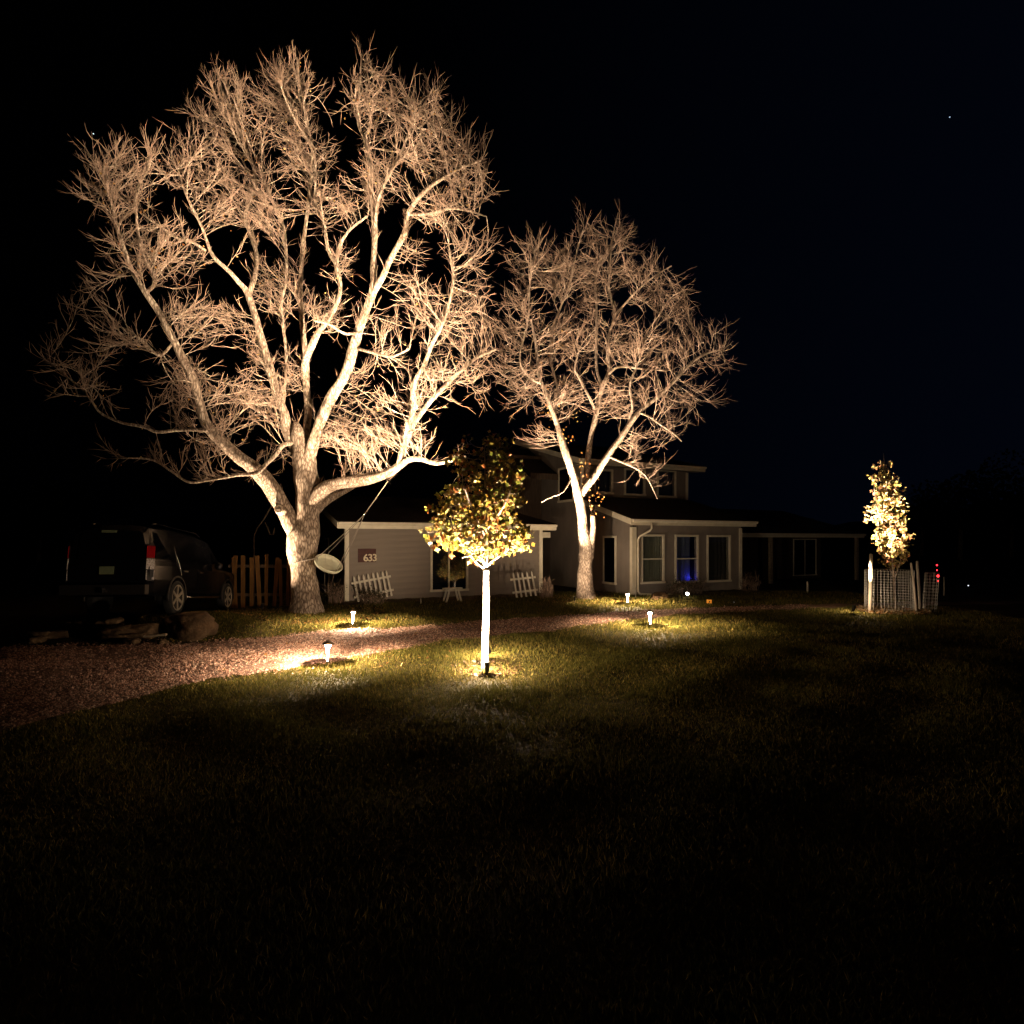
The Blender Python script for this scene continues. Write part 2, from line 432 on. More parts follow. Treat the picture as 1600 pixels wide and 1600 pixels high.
def litter(cx, cy, rad, n, size=0.035, cols=((0.30, 0.15, 0.05), (0.42, 0.26, 0.10), (0.2, 0.08, 0.03)), lift=0.02):
    r = rad * np.sqrt(rng.random(n)); a = rng.uniform(0, 6.28, n)
    x, y = cx + r * np.cos(a), cy + r * np.sin(a)
    s = rng.uniform(0.5, 1.2, n) * size; th = rng.uniform(0, 6.28, n)
    u = np.stack([np.cos(th), np.sin(th), rng.normal(0, 0.5, n)], 1) * s[:, None]
    wv = np.stack([-np.sin(th), np.cos(th), rng.normal(0, 0.5, n)], 1) * s[:, None] * 0.6
    c0 = np.stack([x, y, gz(x, y) + 0.01 + rng.uniform(0, 1, n) * lift], 1)
    v = np.stack([c0 - u, c0 - wv * 0.8 + [0, 0, 0.008], c0 + u, c0 + wv], 1)
    c = np.array(cols)[rng.integers(0, len(cols), n)] * rng.uniform(0.6, 1.2, (n, 1))
    return v.reshape(-1, 3), np.arange(4 * n).reshape(-1, 4), np.repeat(c, 4, 0)
def litter_obj(name, parts, label):
    V, Fc, C = [], [], []; o = 0
    for v, f, c in parts: V.append(v); Fc.append(f + o); C.append(c); o += len(v)
    return tag(fast_mesh(name, np.vstack(V), np.vstack(Fc), M['leaf'], col=np.vstack(C)), label, "leaf litter", kind="stuff")

# ------------------------------------------------------------------ tree growing
def spline(pts, step):
    """pts rows: x y z r ; Catmull-Rom resampled at about step"""
    p = np.asarray(pts, float)
    if len(p) < 3:
        d = np.linalg.norm(p[1, :3] - p[0, :3]); n = max(2, int(d / step) + 1)
        return p[0] + (p[1] - p[0]) * np.linspace(0, 1, n)[:, None]
    q = np.vstack([2 * p[0] - p[1], p, 2 * p[-1] - p[-2]]); out = []
    for i in range(1, len(q) - 2):
        d = np.linalg.norm(q[i + 1, :3] - q[i, :3]); n = max(1, int(round(d / step)))
        for t in np.arange(n) / n:
            a, b, c, e = q[i - 1], q[i], q[i + 1], q[i + 2]
            out.append(0.5 * ((2 * b) + (-a + c) * t + (2 * a - 5 * b + 4 * c - e) * t * t + (-a + 3 * b - 3 * c + e) * t ** 3))
    out.append(p[-1]); out = np.array(out); out[:, 3] = np.maximum(out[:, 3], 0.006)
    return out

def ridges(pts, rad, k, amp, seed):
    """bark furrows running along a limb: radial relief on a (m,k) tube grid"""
    m = len(pts); s = np.concatenate([[0], np.cumsum(np.linalg.norm(np.diff(pts, axis=0), axis=1))])
    th = np.arange(k) * 2 * math.pi / k
    S, T = s[:, None], th[None]
    r = np.random.default_rng(seed); d = 0
    for i in range(9):
        n = r.integers(5, 26); f = r.uniform(2, 9); ph = r.uniform(0, 6.28, 2)
        d = d + np.sin(n * T + 1.6 * np.sin(f * S + ph[0]) + ph[1]) * np.sin(f * 1.3 * S + i) * 0.5 + 0.35 * np.sin(n * T + ph[0])
    lump = np.sin(2 * T + 1.1 * S + seed) * np.sin(1.7 * S + seed) * 0.06 + np.sin(3 * T - 2.3 * S) * 0.03
    return (d / 4.0) * amp * np.minimum(1, rad[:, None] / 0.15) + lump * rad[:, None]

def bare_tree(name, label, Y0, limbs, blobs, n_attr, step, kill, infl, seed, mats, twig_r, twigs_per, group=None, root=None, max_it=140, up=0.12, tip=0.009, expo=2.45, bent=0.35, shoot=(0.22, 0.6), epi_p=0.16, along=0.6, kink=0.26):
    """limbs: (name, [(px, py, width_px, dY), ...]) drawn in the photo, each with its own depth"""
    rg = np.random.default_rng(seed)
    base_pt = P(limbs[0][1][0][0], limbs[0][1][0][1], Y0 + limbs[0][1][0][3])
    base_pt[2] = float(gz(base_pt[0], base_pt[1]))
    root = empty(name, base_pt); tag(root, label, "tree", group)
    pos, par, rad, isl = [], [], [], []
    for li, (ln, rows) in enumerate(limbs):
        w3 = []
        for (px, py, wpx, dY) in rows:
            Y = Y0 + dY; w3.append([*P(px, py, Y), wpx / 2 / F * Y])
        sp = spline(w3, step * 0.5)
        parent = -1
        if pos:
            A = np.array(pos); parent = int(np.argmin(((A - sp[0, :3]) ** 2).sum(1)))
        # fine mesh of the limb itself
        big = max(r[2] for r in rows) / 2 / F * Y0
        if big > 0.035:
            fine = spline(w3, 0.035 if big > 0.15 else 0.06)
            if li > 0:
                fine[:, :3] += (rg.normal(0, 1, 3) * np.sin(np.linspace(0, 9, len(fine)))[:, None] * 0.01)
            else:
                t = np.clip(1 - (fine[:, 2] - fine[0, 2]) / 0.7, 0, 1); fine[:, 3] *= 1 + 0.16 * t ** 2.5
            k = 72 if big > 0.25 else 40 if big > 0.12 else 20 if big > 0.06 else 10
            rd = fine[:, 3] * (1 + 0.05 * np.sin(np.arange(len(fine)) * 0.13 + li) + 0.03 * np.sin(np.arange(len(fine)) * 0.31 + 2 * li))
            b = MB(); b.tube(fine[:, :3] - base_pt, rd, k, disp=ridges(fine[:, :3], rd, k, 0.017 if big > 0.12 else 0.008, li + seed))
            o = b.build(ln, mats[0], root, smooth=True)
        for q in sp:
            pos.append(q[:3]); par.append(parent); rad.append(q[3]); isl.append(big > 0.035)
            parent = len(pos) - 1
    n0 = len(pos)
    # attractors
    att = []
    tot = sum(b[2] * b[3] * b[6] for b in blobs)
    for (cx, cy, rx, ry, dY, rY, dens) in blobs:
        n = int(n_attr * rx * ry * dens / tot)
        d = rg.normal(0, 1, (n, 3)); d /= np.linalg.norm(d, axis=1, keepdims=True); d *= rg.random((n, 1)) ** (1 / 2.6)
        Y = Y0 + dY + d[:, 1] * rY * .8
        k_ = (Y0 + dY) * 0.25 + Y * 0.75
        att.append(np.stack([(cx + .82 * rx * d[:, 0] - 800) / F * k_, Y, EYE - (cy + .83 * ry * d[:, 2] - HZ) / F * k_], 1))
    att = np.vstack(att)
    A = np.array(pos); best = np.full(len(att), 1e9); bi = np.zeros(len(att), int)
    def upd(new, off):
        for s in range(0, len(new), 400):
            c = new[s:s + 400]
            D = ((att[:, None] - c[None]) ** 2).sum(2); j = D.argmin(1); d = D[np.arange(len(att)), j]
            m = d < best; best[m] = d[m]; bi[m] = off + s + j[m]
    upd(A, 0); alive = best > kill * kill
    for it in range(max_it):
        m = alive & (best < (infl if it > 3 else infl * 1.2) ** 2)
        if not m.any(): break
        ids = np.unique(bi[m]); P0 = np.array(pos)
        d = att[m] - P0[bi[m]]; d /= np.linalg.norm(d, axis=1, keepdims=True) + 1e-9
        acc = np.zeros((len(P0), 3)); np.add.at(acc, bi[m], d)
        dd = acc[ids]; dd /= np.linalg.norm(dd, axis=1, keepdims=True) + 1e-9
        pr = np.array([par[i] for i in ids]); pd_ = P0[ids] - P0[np.maximum(pr, 0)]; pd_ /= np.linalg.norm(pd_, axis=1, keepdims=True) + 1e-9
        dd = dd + 0.55 * pd_ * (ids >= n0)[:, None] + 0.15 * pd_
        dd += rg.normal(0, bent * 0.6, dd.shape); dd[:, 2] += up
        dd /= np.linalg.norm(dd, axis=1, keepdims=True) + 1e-9
        new = P0[ids] + dd * step
        off = len(pos)
        for q, pi in zip(new, ids): pos.append(q); par.append(int(pi)); rad.append(0); isl.append(False)
        upd(new, off); alive &= best > kill * kill
        if len(pos) > 30000: break
    pos = np.array(pos); par = np.array(par); n = len(pos)
    pw = np.zeros(n); kids = np.zeros(n, int)
    for i in range(n - 1, -1, -1):
        if pw[i] == 0: pw[i] = tip ** expo
        if par[i] >= 0: pw[par[i]] += pw[i]; kids[par[i]] += 1
    r = pw ** (1 / expo)
    for i in range(n0): r[i] = max(rad[i], 0.008)
    ch = [[] for _ in range(n)]
    for i in range(n0, n): ch[par[i]].append(i)
    # chains of grown branches
    b = MB(); done = np.zeros(n, bool)
    for i in range(n0, n):
        if done[i]: continue
        chain = [par[i], i]; done[i] = True; c = i
        while ch[c]:
            c = max(ch[c], key=lambda q: r[q])
            if done[c]: break
            done[c] = True; chain.append(c)
            for o in ch[chain[-2]]:
                pass
        pts = pos[chain].copy(); rr = r[chain].copy(); rr[0] = min(rr[0], rr[1] * 1.15)
        rr = np.minimum(rr, 0.05 + 0 * rr) if False else rr
        if len(pts) > 3: pts[1:-1] = 0.5 * pts[1:-1] + 0.25 * (pts[:-2] + pts[2:])
        b.tube(pts - base_pt, rr, 7 if rr[0] > 0.04 else 5 if rr[0] > 0.018 else 3, cap=False)
    # small unmodelled limbs (thin hand-drawn ones) are part of the branch mesh too
    for li, (ln, rows) in enumerate(limbs):
        if max(q[2] for q in rows) / 2 / F * Y0 <= 0.035:
            w3 = [[*P(px, py, Y0 + dY), wpx / 2 / F * (Y0 + dY)] for (px, py, wpx, dY) in rows]
            sp = spline(w3, 0.12); sp[1:-1, :3] += rg.normal(0, 0.012, (len(sp) - 2, 3))
            b.tube(sp[:, :3] - base_pt, sp[:, 3], 6, cap=False)
    o = b.build("branches", mats[1], root, smooth=True); tag(o, kind="stuff")
    # twigs: short kinked shoots, forked
    cand = np.where((r < 0.05) & (np.arange(n) >= n0))[0]
    epi = np.where((np.arange(n) < n0) & (r < 0.30) & (pos[:, 2] > 2.4))[0]
    V, Fa = [], []; o_ = 0
    ring = np.array([[math.cos(a), math.sin(a)] for a in (0, 2.094, 4.189)])
    def shoots(p0, d0, L, rr, m):
        """vectorised: n shoots, m segments; returns joints"""
        k = len(p0); J = [p0]; d = d0.copy()
        for s in range(m):
            d = d + rg.normal(0, kink, d.shape) + np.array([0, 0, 0.10]); d /= np.linalg.norm(d, axis=1, keepdims=True)
            J.append(J[-1] + d * (L / m)[:, None])
        J = np.stack(J, 1)
        t = np.gradient(J, axis=1); t /= np.linalg.norm(t, axis=2, keepdims=True) + 1e-9
        h = rg.normal(0, 1, (k, 1, 3)); a = np.cross(t, h); a /= np.linalg.norm(a, axis=2, keepdims=True) + 1e-9; c = np.cross(t, a)
        tap = np.linspace(1, 0.25, m + 1)[None, :, None, None]
        v = J[:, :, None] + tap * rr[:, None, None, None] * (a[:, :, None] * ring[None, None, :, 0, None] + c[:, :, None] * ring[None, None, :, 1, None])
        fs = []
        for s in range(m):
            for j in range(3):
                fs.append((s * 3 + j, s * 3 + (j + 1) % 3, (s + 1) * 3 + (j + 1) % 3, (s + 1) * 3 + j))
        fs = np.array(fs)
        return J, v.reshape(k, -1, 3), fs
    def put(v, fs):
        nonlocal o_
        k, nvv = v.shape[:2]
        V.append(v.reshape(-1, 3)); Fa.append((fs[None] + (o_ + nvv * np.arange(k))[:, None, None]).reshape(-1, 4)); o_ += k * nvv
    epi = epi[rg.random(len(epi)) < epi_p]
    n1 = int(twigs_per); extra = cand[rg.random(len(cand)) < twigs_per - n1]
    src = np.concatenate([np.repeat(cand, n1), extra, np.repeat(epi, 5)])
    src = src[rg.random(len(src)) < 0.93]
    pd = pos[src] - pos[np.maximum(par[src], 0)]; pd /= np.linalg.norm(pd, axis=1, keepdims=True) + 1e-9
    d0 = pd * along + rg.normal(0, 0.42, pd.shape) + np.array([0, 0, 0.3]); d0 /= np.linalg.norm(d0, axis=1, keepdims=True)
    L = rg.uniform(shoot[0], shoot[1], len(src)); rr = twig_r * rg.uniform(0.6, 1.5, len(src))
    J, v, fs = shoots(pos[src], d0, L, rr, 4); put(v, fs)
    for q in (1, 2, 3):
        sel = rg.random(len(src)) < 0.85
        d1 = (J[sel, q] - J[sel, q - 1]); d1 /= np.linalg.norm(d1, axis=1, keepdims=True); d1 = d1 + rg.normal(0, 0.42, d1.shape)
        d1 /= np.linalg.norm(d1, axis=1, keepdims=True)
        J2, v2, fs2 = shoots(J[sel, q], d1, L[sel] * rg.uniform(0.3, 0.6, sel.sum()), rr[sel] * 0.8, 2); put(v2, fs2)
    o = fast_mesh("twigs", np.vstack(V) - base_pt, np.vstack(Fa), mats[2], root, smooth=True); tag(o, kind="stuff")
    print(name, "nodes", n, "shoots", len(src), "faces", sum(len(f) for f in Fa))
    return root, base_pt, pos, r

# ---- the big spreading tree in front of the left wing
L1 = [
 ("trunk", [(478,962,48,0),(477,930,43,0),(474,890,41,0),(473,850,46,0),(479,815,40,0),(479,770,35,0),(477,735,34,0),(474,705,33,0.05),(466,680,22,0.1),(462,662,10,0.2)]),
 ("limb", [(468,848,26,0),(452,812,28,-.1),(437,785,25,-.25),(420,757,24,-.5),(398,733,23,-.8),(372,714,20,-1.1),(346,690,17,-1.4),(322,662,15,-1.6),(311,625,14,-1.8),(300,587,12,-1.9),(284,556,11,-1.9),(266,520,10,-2),(248,487,9,-2),(226,455,8,-2.1),(210,430,7,-2.1),(197,400,6,-2.2),(184,360,5,-2.2),(174,315,4,-2.2),(160,265,3,-2.2)]),
 ("limb", [(484,712,18,-.1),(496,672,17,-.2),(516,625,17,-.4),(540,585,16,-.5),(552,545,15,-.6),(561,515,14,-.7),(572,485,13,-.8),(584,450,11,-.9),(583,415,9,-.8),(585,355,8,-.7),(580,300,7,-.6),(579,255,6,-.5),(571,220,5,-.4),(560,190,4,-.3),(563,130,3,-.2),(565,85,2,-.2)]),
 ("limb", [(582,460,9,-.9),(600,430,10,-1.1),(612,403,9,-1.2),(632,364,8,-1.4),(636,335,7,-1.5),(660,302,6,-1.7),(690,280,5,-1.9),(722,262,4,-2.1),(752,250,3,-2.2)]),
 ("limb", [(474,700,15,.2),(480,645,11,.3),(477,600,10,.3),(475,552,10,.4),(472,510,8,.5),(470,462,7,.6),(472,425,6,.7),(475,385,6,.8),(482,330,5,.8),(486,280,5,.9),(487,240,4,.9),(479,190,3,1),(470,145,2.5,1),(463,90,2,1)]),
 ("limb", [(464,706,17,.1),(450,672,15,.2),(444,645,14,.2),(432,610,13,.3),(421,573,12,.3),(407,525,11,.3),(397,490,10,.4),(386,457,9,.4),(372,440,7,.2),(358,424,6,0),(332,398,5,-.2),(316,355,4,-.4),(292,305,3,-.6),(280,268,2.5,-.7)]),
 ("limb", [(388,462,8,.4),(399,428,7,.6),(401,398,6,.8),(393,370,6,.9),(383,338,5,1),(396,300,5,1.2),(398,270,4,1.2),(386,240,4,1.3),(372,195,3,1.3),(352,150,2.5,1.4),(338,108,2,1.4)]),
 ("limb", [(486,790,26,0),(505,765,23,-.2),(531,755,19,-.4),(567,750,17,-.6),(603,741,15,-.9),(624,728,13,-1),(638,719,9,-1.1),(655,717,7,-1.2),(680,724,6,-1.3),(704,720,5,-1.4),(728,713,3,-1.5)]),
 ("limb", [(624,726,11,-1),(629,700,11,-.9),(640,671,10,-.8),(655,650,9,-.7),(676,624,8,-.6),(700,600,7,-.4),(714,585,6,-.3),(742,560,5,-.1),(775,545,4,.1)]),
 ("limb", [(634,684,8,-.9),(645,640,8,-1.1),(648,598,7,-1.3),(662,573,7,-1.4),(675,537,6,-1.5),(694,500,5,-1.6),(705,460,5,-1.7),(708,430,4,-1.7),(702,392,3,-1.8)]),
 ("limb", [(488,800,20,.2),(507,785,14,.5),(528,772,10,.9),(552,760,7,1.4),(585,745,5,2.0)]),
 ("limb", [(326,672,9,-1.6),(302,672,6,-1.7),(275,673,5,-1.8),(245,675,5,-1.9),(225,667,4.5,-2),(190,660,4,-2.1),(157,645,3.5,-2.2),(142,625,3,-2.3),(125,605,2.8,-2.3),(100,585,2.2,-2.4),(74,563,1.6,-2.4)]),
 ("branch", [(455,692,7,-.5),(441,697,7,-.8),(430,712,6,-1),(416,725,6,-1.1),(400,739,7,-1.3),(372,742,5,-1.5),(325,750,4,-1.7),(295,753,3.5,-1.9),(265,735,3,-2),(235,718,2.5,-2),(185,716,1.6,-2.1)]),
 ("limb", [(492,532,10,-.4),(478,565,10,-.1),(476,590,9,.2)][::-1] + [(500,517,8,-.6),(518,492,7,-.7),(530,455,6,-.7),(527,420,6,-.7),(528,395,5,-.7),(545,362,4,-.8),(575,337,3,-.9)]),
 ("branch", [(528,418,5,-.7),(514,392,5,-.6),(506,350,4.5,-.5),(491,318,4,-.3),(494,280,3.5,-.2),(492,232,2.5,-.1)]),
 ("branch", [(586,362,5,-.7),(590,318,5,-.9),(605,280,4.5,-1),(625,242,4,-1.1),(640,205,3.5,-1.2),(662,165,2.5,-1.2),(680,133,1.8,-1.2)]),
 ("branch", [(442,640,5,.2),(447,560,4,.4),(440,480,4,.5),(448,430,4,.6),(442,350,4,.7),(420,305,3.5,.8),(408,270,3,.9)]),
 ("branch", [(228,458,6,-2.1),(242,440,6,-1.9),(232,415,5,-1.9),(220,385,5,-1.8),(214,350,4,-1.8),(210,300,3,-1.7)]),
 ("branch", [(276,530,5,-1.9),(250,555,4,-2.0),(225,535,4,-2.1),(200,515,3,-2.2)]),
 ("branch", [(322,392,4,-.2),(300,378,4,-.5),(275,371,3.5,-.7),(245,350,3,-.8)]),
 ("branch", [(640,335,5,-1.5),(672,334,4.5,-1.7),(702,326,4,-1.9),(735,330,3,-2),(760,338,2,-2)]),
 ("branch", [(560,520,5,-.8),(535,520,4,-1.1),(512,506,3.5,-1.4),(490,500,3,-1.6)]),
 ("branch", [(560,545,5,-.7),(590,553,4,-1),(612,557,3.5,-1.3),(640,545,2.5,-1.5)]),
]
#        cx  cy  rx  ry  dY  rY dens
B1 = [(362,190,84,86,0.6,2.4,1.25),(300,270,55,60,-.4,2.2,1.1),(455,160,60,84,0.8,2.2,1.2),(475,250,60,70,.4,2.4,1.0),(585,168,58,74,-.2,2.2,1.0),
      (660,210,72,80,-1,2.6,1.2),(725,270,58,68,-1.8,2.4,1.2),(590,290,55,60,-.6,2.2,1.0),(690,340,58,42,-1.8,2.0,.9),(730,400,48,40,-1.6,2.0,.9),
      (380,320,70,60,.4,2.4,1.0),(410,350,35,25,-.4,1.0,1.4),(178,295,70,84,-2,2.2,1.0),(235,270,40,60,-1.6,2.0,1.1),(265,400,70,60,-1.6,2.2,1.0),(200,400,55,50,-2.1,2.0,.7),
      (315,510,55,52,-1.4,2.0,.9),(300,620,62,55,-1.6,2.0,1.3),(330,690,55,40,-1.6,1.6,1.1),(395,640,52,50,-.7,1.8,1.1),(400,560,35,55,.2,1.6,.9),
      (130,600,60,55,-2.4,1.6,.45),(190,530,60,50,-2.2,1.8,.5),(140,480,40,50,-2.3,1.6,.3),(440,460,50,60,.6,1.6,1.0),(455,590,40,50,.3,1.4,1.0),
      (512,495,46,40,-.7,1.6,1.5),(530,420,34,40,-.5,1.4,.9),(590,510,36,32,-.9,1.2,1.0),(575,590,26,24,-.6,1.0,.6),(600,640,60,30,-.9,1.6,.7),
      (560,695,70,42,-.7,1.5,1.9),(640,690,50,45,-1.0,1.5,1.3),(670,610,60,55,-.8,2.0,1.2),(690,520,62,58,-1.2,2.0,1.2),(660,480,45,40,-1.6,1.6,1.0),(740,590,40,50,-.2,1.8,.8),
      (740,490,40,60,-.6,2.0,.8),(430,720,30,28,-.7,1.0,.9),(520,330,50,50,0,2.0,.9),(640,400,30,30,-1.2,1.4,.5)]
tree1, base1, pos1, rad1 = bare_tree("bare_tree", "largest bare tree, with a thick spreading trunk, holding the saucer swing", 15.9, L1, B1, 4300, 0.20, 0.33, 1.9, 3,
    (M['bark'], M['bark'], M['twig']), 0.0078, 1.45, group=None, shoot=(.28, .70), tip=.010, kink=.17, along=1.0, bent=.2)
# sawn limb end facing the camera
cp = P(436, 795, 15.30) ; rc = 0.12
b = MB(); dirn = Vector((0.12, -1, 0.12)).normalized(); q = dirn.to_track_quat('Z', 'Y').to_matrix().to_4x4()
Mx = Matrix.Translation(Vector([float(c) for c in (cp - base1)])) @ q
b.lathe([(rc * 1.25, -0.22), (rc * 1.08, -0.05), (rc, 0.02), (rc * 0.98, 0.03)], 24, Mx)
stub = b.build("branch_stub", M['bark'], tree1, True)
b = MB(); b.lathe([(rc * 0.93, 0.028), (rc * 0.9, 0.036), (rc * 0.55, 0.033), (rc * 0.5, 0.02), (rc * .1, 0.012)], 24, Mx); b.build("cut_face", M['cutwood'], stub, False)

# ---- the second bare tree beside the house
L2 = [
 ("trunk", [(915,938,28,0),(914,910,24,0),(915,880,22,0),(916,855,22,0),(911,830,16,0),(908,800,14,0),(903,772,13,-.1),(896,745,12,-.2),(886,715,11,-.4),(878,690,10,-.5),(870,662,8,-.6),(860,635,7,-.8),(851,610,6,-.9),(842,585,5,-1),(838,545,4,-1),(830,500,3,-1.1)]),
 ("branch_stub", [(922,872,10,-.05),(925,847,9,-.1),(927,822,9,-.12),(926,804,8,-.15)]),
 ("limb", [(905,778,10,0),(916,760,12,-.1),(930,742,11,-.2),(942,722,11,-.3),(960,697,10,-.4),(973,680,9,-.5),(986,661,8,-.6),(1002,642,7,-.7),(1030,619,6,-.9),(1052,597,5,-1),(1080,566,4,-1.1),(1104,552,3,-1.2),(1130,545,2,-1.3)]),
 ("limb", [(912,770,9,.2),(917,735,10,.3),(920,708,9,.4),(924,680,8,.5),(930,655,8,.5),(936,625,7,.6),(943,600,6,.6),(951,578,5,.6),(949,550,5,.6),(952,520,4,.6),(961,492,4,.5),(952,455,3.5,.5),(953,420,3,.5),(957,375,2.5,.5),(966,332,1.6,.5)]),
 ("limb", [(941,604,5,.6),(932,575,5,.8),(932,525,4.5,1),(932,475,4,1.1),(930,440,3.5,1.2),(940,400,2.5,1.2)]),
 ("branch", [(952,584,4,.6),(965,575,4,.3),(985,573,4,0),(1010,577,3,-.3),(1040,580,2,-.5)]),
 ("branch", [(985,662,5,-.6),(984,650,5,-.6),(988,635,4,-.7),(985,600,3.5,-.8),(1000,560,3,-.9),(1010,520,2,-1)]),
 ("branch", [(866,650,4,-.7),(872,610,4,-.4),(862,570,4,-.2),(860,540,4,0),(864,510,3.5,.2),(876,480,3,.3),(890,445,2.5,.4),(900,400,1.8,.4)]),
 ("branch", [(848,600,4,-.9),(828,590,4,-1.2),(812,560,3,-1.4),(825,500,3,-1.5),(828,440,2.5,-1.6),(835,400,1.8,-1.6)]),
 ("branch", [(961,492,4,.5),(980,471,3.5,.2),(1000,450,3,-.1),(1025,430,2.5,-.3),(1050,415,1.8,-.4)]),
 ("branch", [(1000,645,4,-.7),(1020,655,3,-1),(1045,672,2.5,-1.2),(1065,690,1.8,-1.3)]),
 ("branch", [(948,712,4,-.3),(968,720,3.5,-.7),(990,730,3,-1),(1010,745,2.5,-1.2),(1028,780,1.6,-1.3)]),
 ("branch", [(895,745,3,-.2),(880,768,2.5,-.5),(860,778,2,-.7),(845,785,1.5,-.8)]),
 ("branch", [(930,640,4,.5),(905,590,3.5,.2),(898,575,3,0),(905,545,2.5,-.1)]),
]
B2 = [(830,420,42,52,-1.2,2.2,1.1),(880,430,45,58,.1,2.2,1.1),(925,440,42,75,.9,2.2,1.2),(965,400,32,68,.5,1.8,1.2),(1005,450,45,50,-.2,2.2,1.2),(1050,490,42,45,-.6,2.0,1.1),
      (815,500,42,60,-1.4,2.0,1.0),(870,540,50,60,-.1,2.2,1.1),(940,540,50,60,.6,2.2,1.1),(1000,550,45,50,-.5,2.2,1.2),(1060,560,50,42,-.9,1.8,1.0),(1115,545,42,45,-1.2,1.5,.9),
      (820,600,42,50,-1.2,1.8,.9),(880,630,40,45,-.2,1.8,.8),(960,630,45,40,.1,1.8,.9),(1030,620,50,38,-.8,1.6,1.1),(1085,625,40,28,-1.1,1.3,.7),(1040,670,45,32,-1.0,1.4,.9),
      (980,700,40,25,-.5,1.2,.6),(1005,740,34,24,-1.1,.9,.5),(790,560,30,60,-1.3,1.6,.7),(915,380,35,35,.6,1.5,.9),(845,690,25,25,-.9,.8,.4),(1020,755,26,24,-1.2,.6,.4)]
tree2, base2, pos2, rad2 = bare_tree("bare_tree", "smaller bare tree with a forked trunk and broken stub in front of the porch wall", 20.0, L2, B2, 3300, 0.20, 0.34, 1.7, 21,
    (M['bark2'], M['bark2'], M['twig']), 0.0078, 1.3, max_it=120, up=0.08, tip=0.0095, shoot=(0.35, 0.85), epi_p=.03, along=1.2, kink=.15, bent=.18)

# dried leaves still clinging to the middle of tree 2 and the tip of the low limb
def leaf_cloud(centers, spread, n, size, cols, flat=0.0):
    c = np.asarray(centers)[rng.integers(0, len(centers), n)] + rng.normal(0, 1, (n, 3)) * spread
    return leaf_mesh(c, size, cols)
LEAFSHAPE = np.array([[0, 0, 0], [0.30, -.34, .05], [.55, -.52, .02], [.62, -.2, .04], [1.05, 0, -.06], [.62, .2, .04], [.55, .52, .02], [.30, .34, .05]])
LEAFFACE = np.array([[0, 1, 3], [1, 2, 3], [0, 3, 5], [3, 4, 5], [0, 5, 7], [5, 6, 7]])
def leaf_mesh(c, size, cols, colfn=None):
    n = len(c)
    a = rng.normal(0, 1, (n, 3)); a[:, 2] -= 0.35; a /= np.linalg.norm(a, axis=1, keepdims=True)
    b = np.cross(a, rng.normal(0, 1, (n, 3))); b /= np.linalg.norm(b, axis=1, keepdims=True); d = np.cross(a, b)
    s = size * rng.uniform(0.65, 1.25, n)
    S = LEAFSHAPE
    v = c[:, None] + s[:, None, None] * (a[:, None] * S[None, :, 0, None] + b[:, None] * S[None, :, 1, None] + d[:, None] * S[None, :, 2, None])
    f = (LEAFFACE[None] + 8 * np.arange(n)[:, None, None]).reshape(-1, 3)
    col = np.array(cols)[rng.integers(0, len(cols), n)] * rng.uniform(0.75, 1.25, (n, 1))
    return v.reshape(-1, 3), f, np.repeat(col, 8, 0)
DRY = ((0.32, 0.17, 0.05), (0.25, 0.10, 0.03), (0.36, 0.24, 0.08))
cs = [P(px, py, 20 + dY) for px, py, dY in ((915,745,-.1),(921,760,-.2),(905,720,0),(925,778,-.2),(893,690,-.3),(870,668,-.5),(850,640,-.8),(845,560,-.6),(870,545,0),(880,520,.1),(900,650,.2),(860,600,-.3),(930,785,-.2))]
v, f, c = leaf_cloud(cs, np.array([.2, .25, .2]), 190, 0.08, DRY)
tag(fast_mesh("dry_leaves", v - base2, f, M['leaf'], tree2, col=c), kind="stuff")
sel = pos1[(rad1 < 0.02)]; sel = sel[rng.integers(0, len(sel), 900)]
v, f, c = leaf_mesh(sel + rng.normal(0, .1, sel.shape), 0.055, DRY)
tag(fast_mesh("dry_leaves", v - base1, f, M['leaf'], tree1, col=c), kind="stuff")

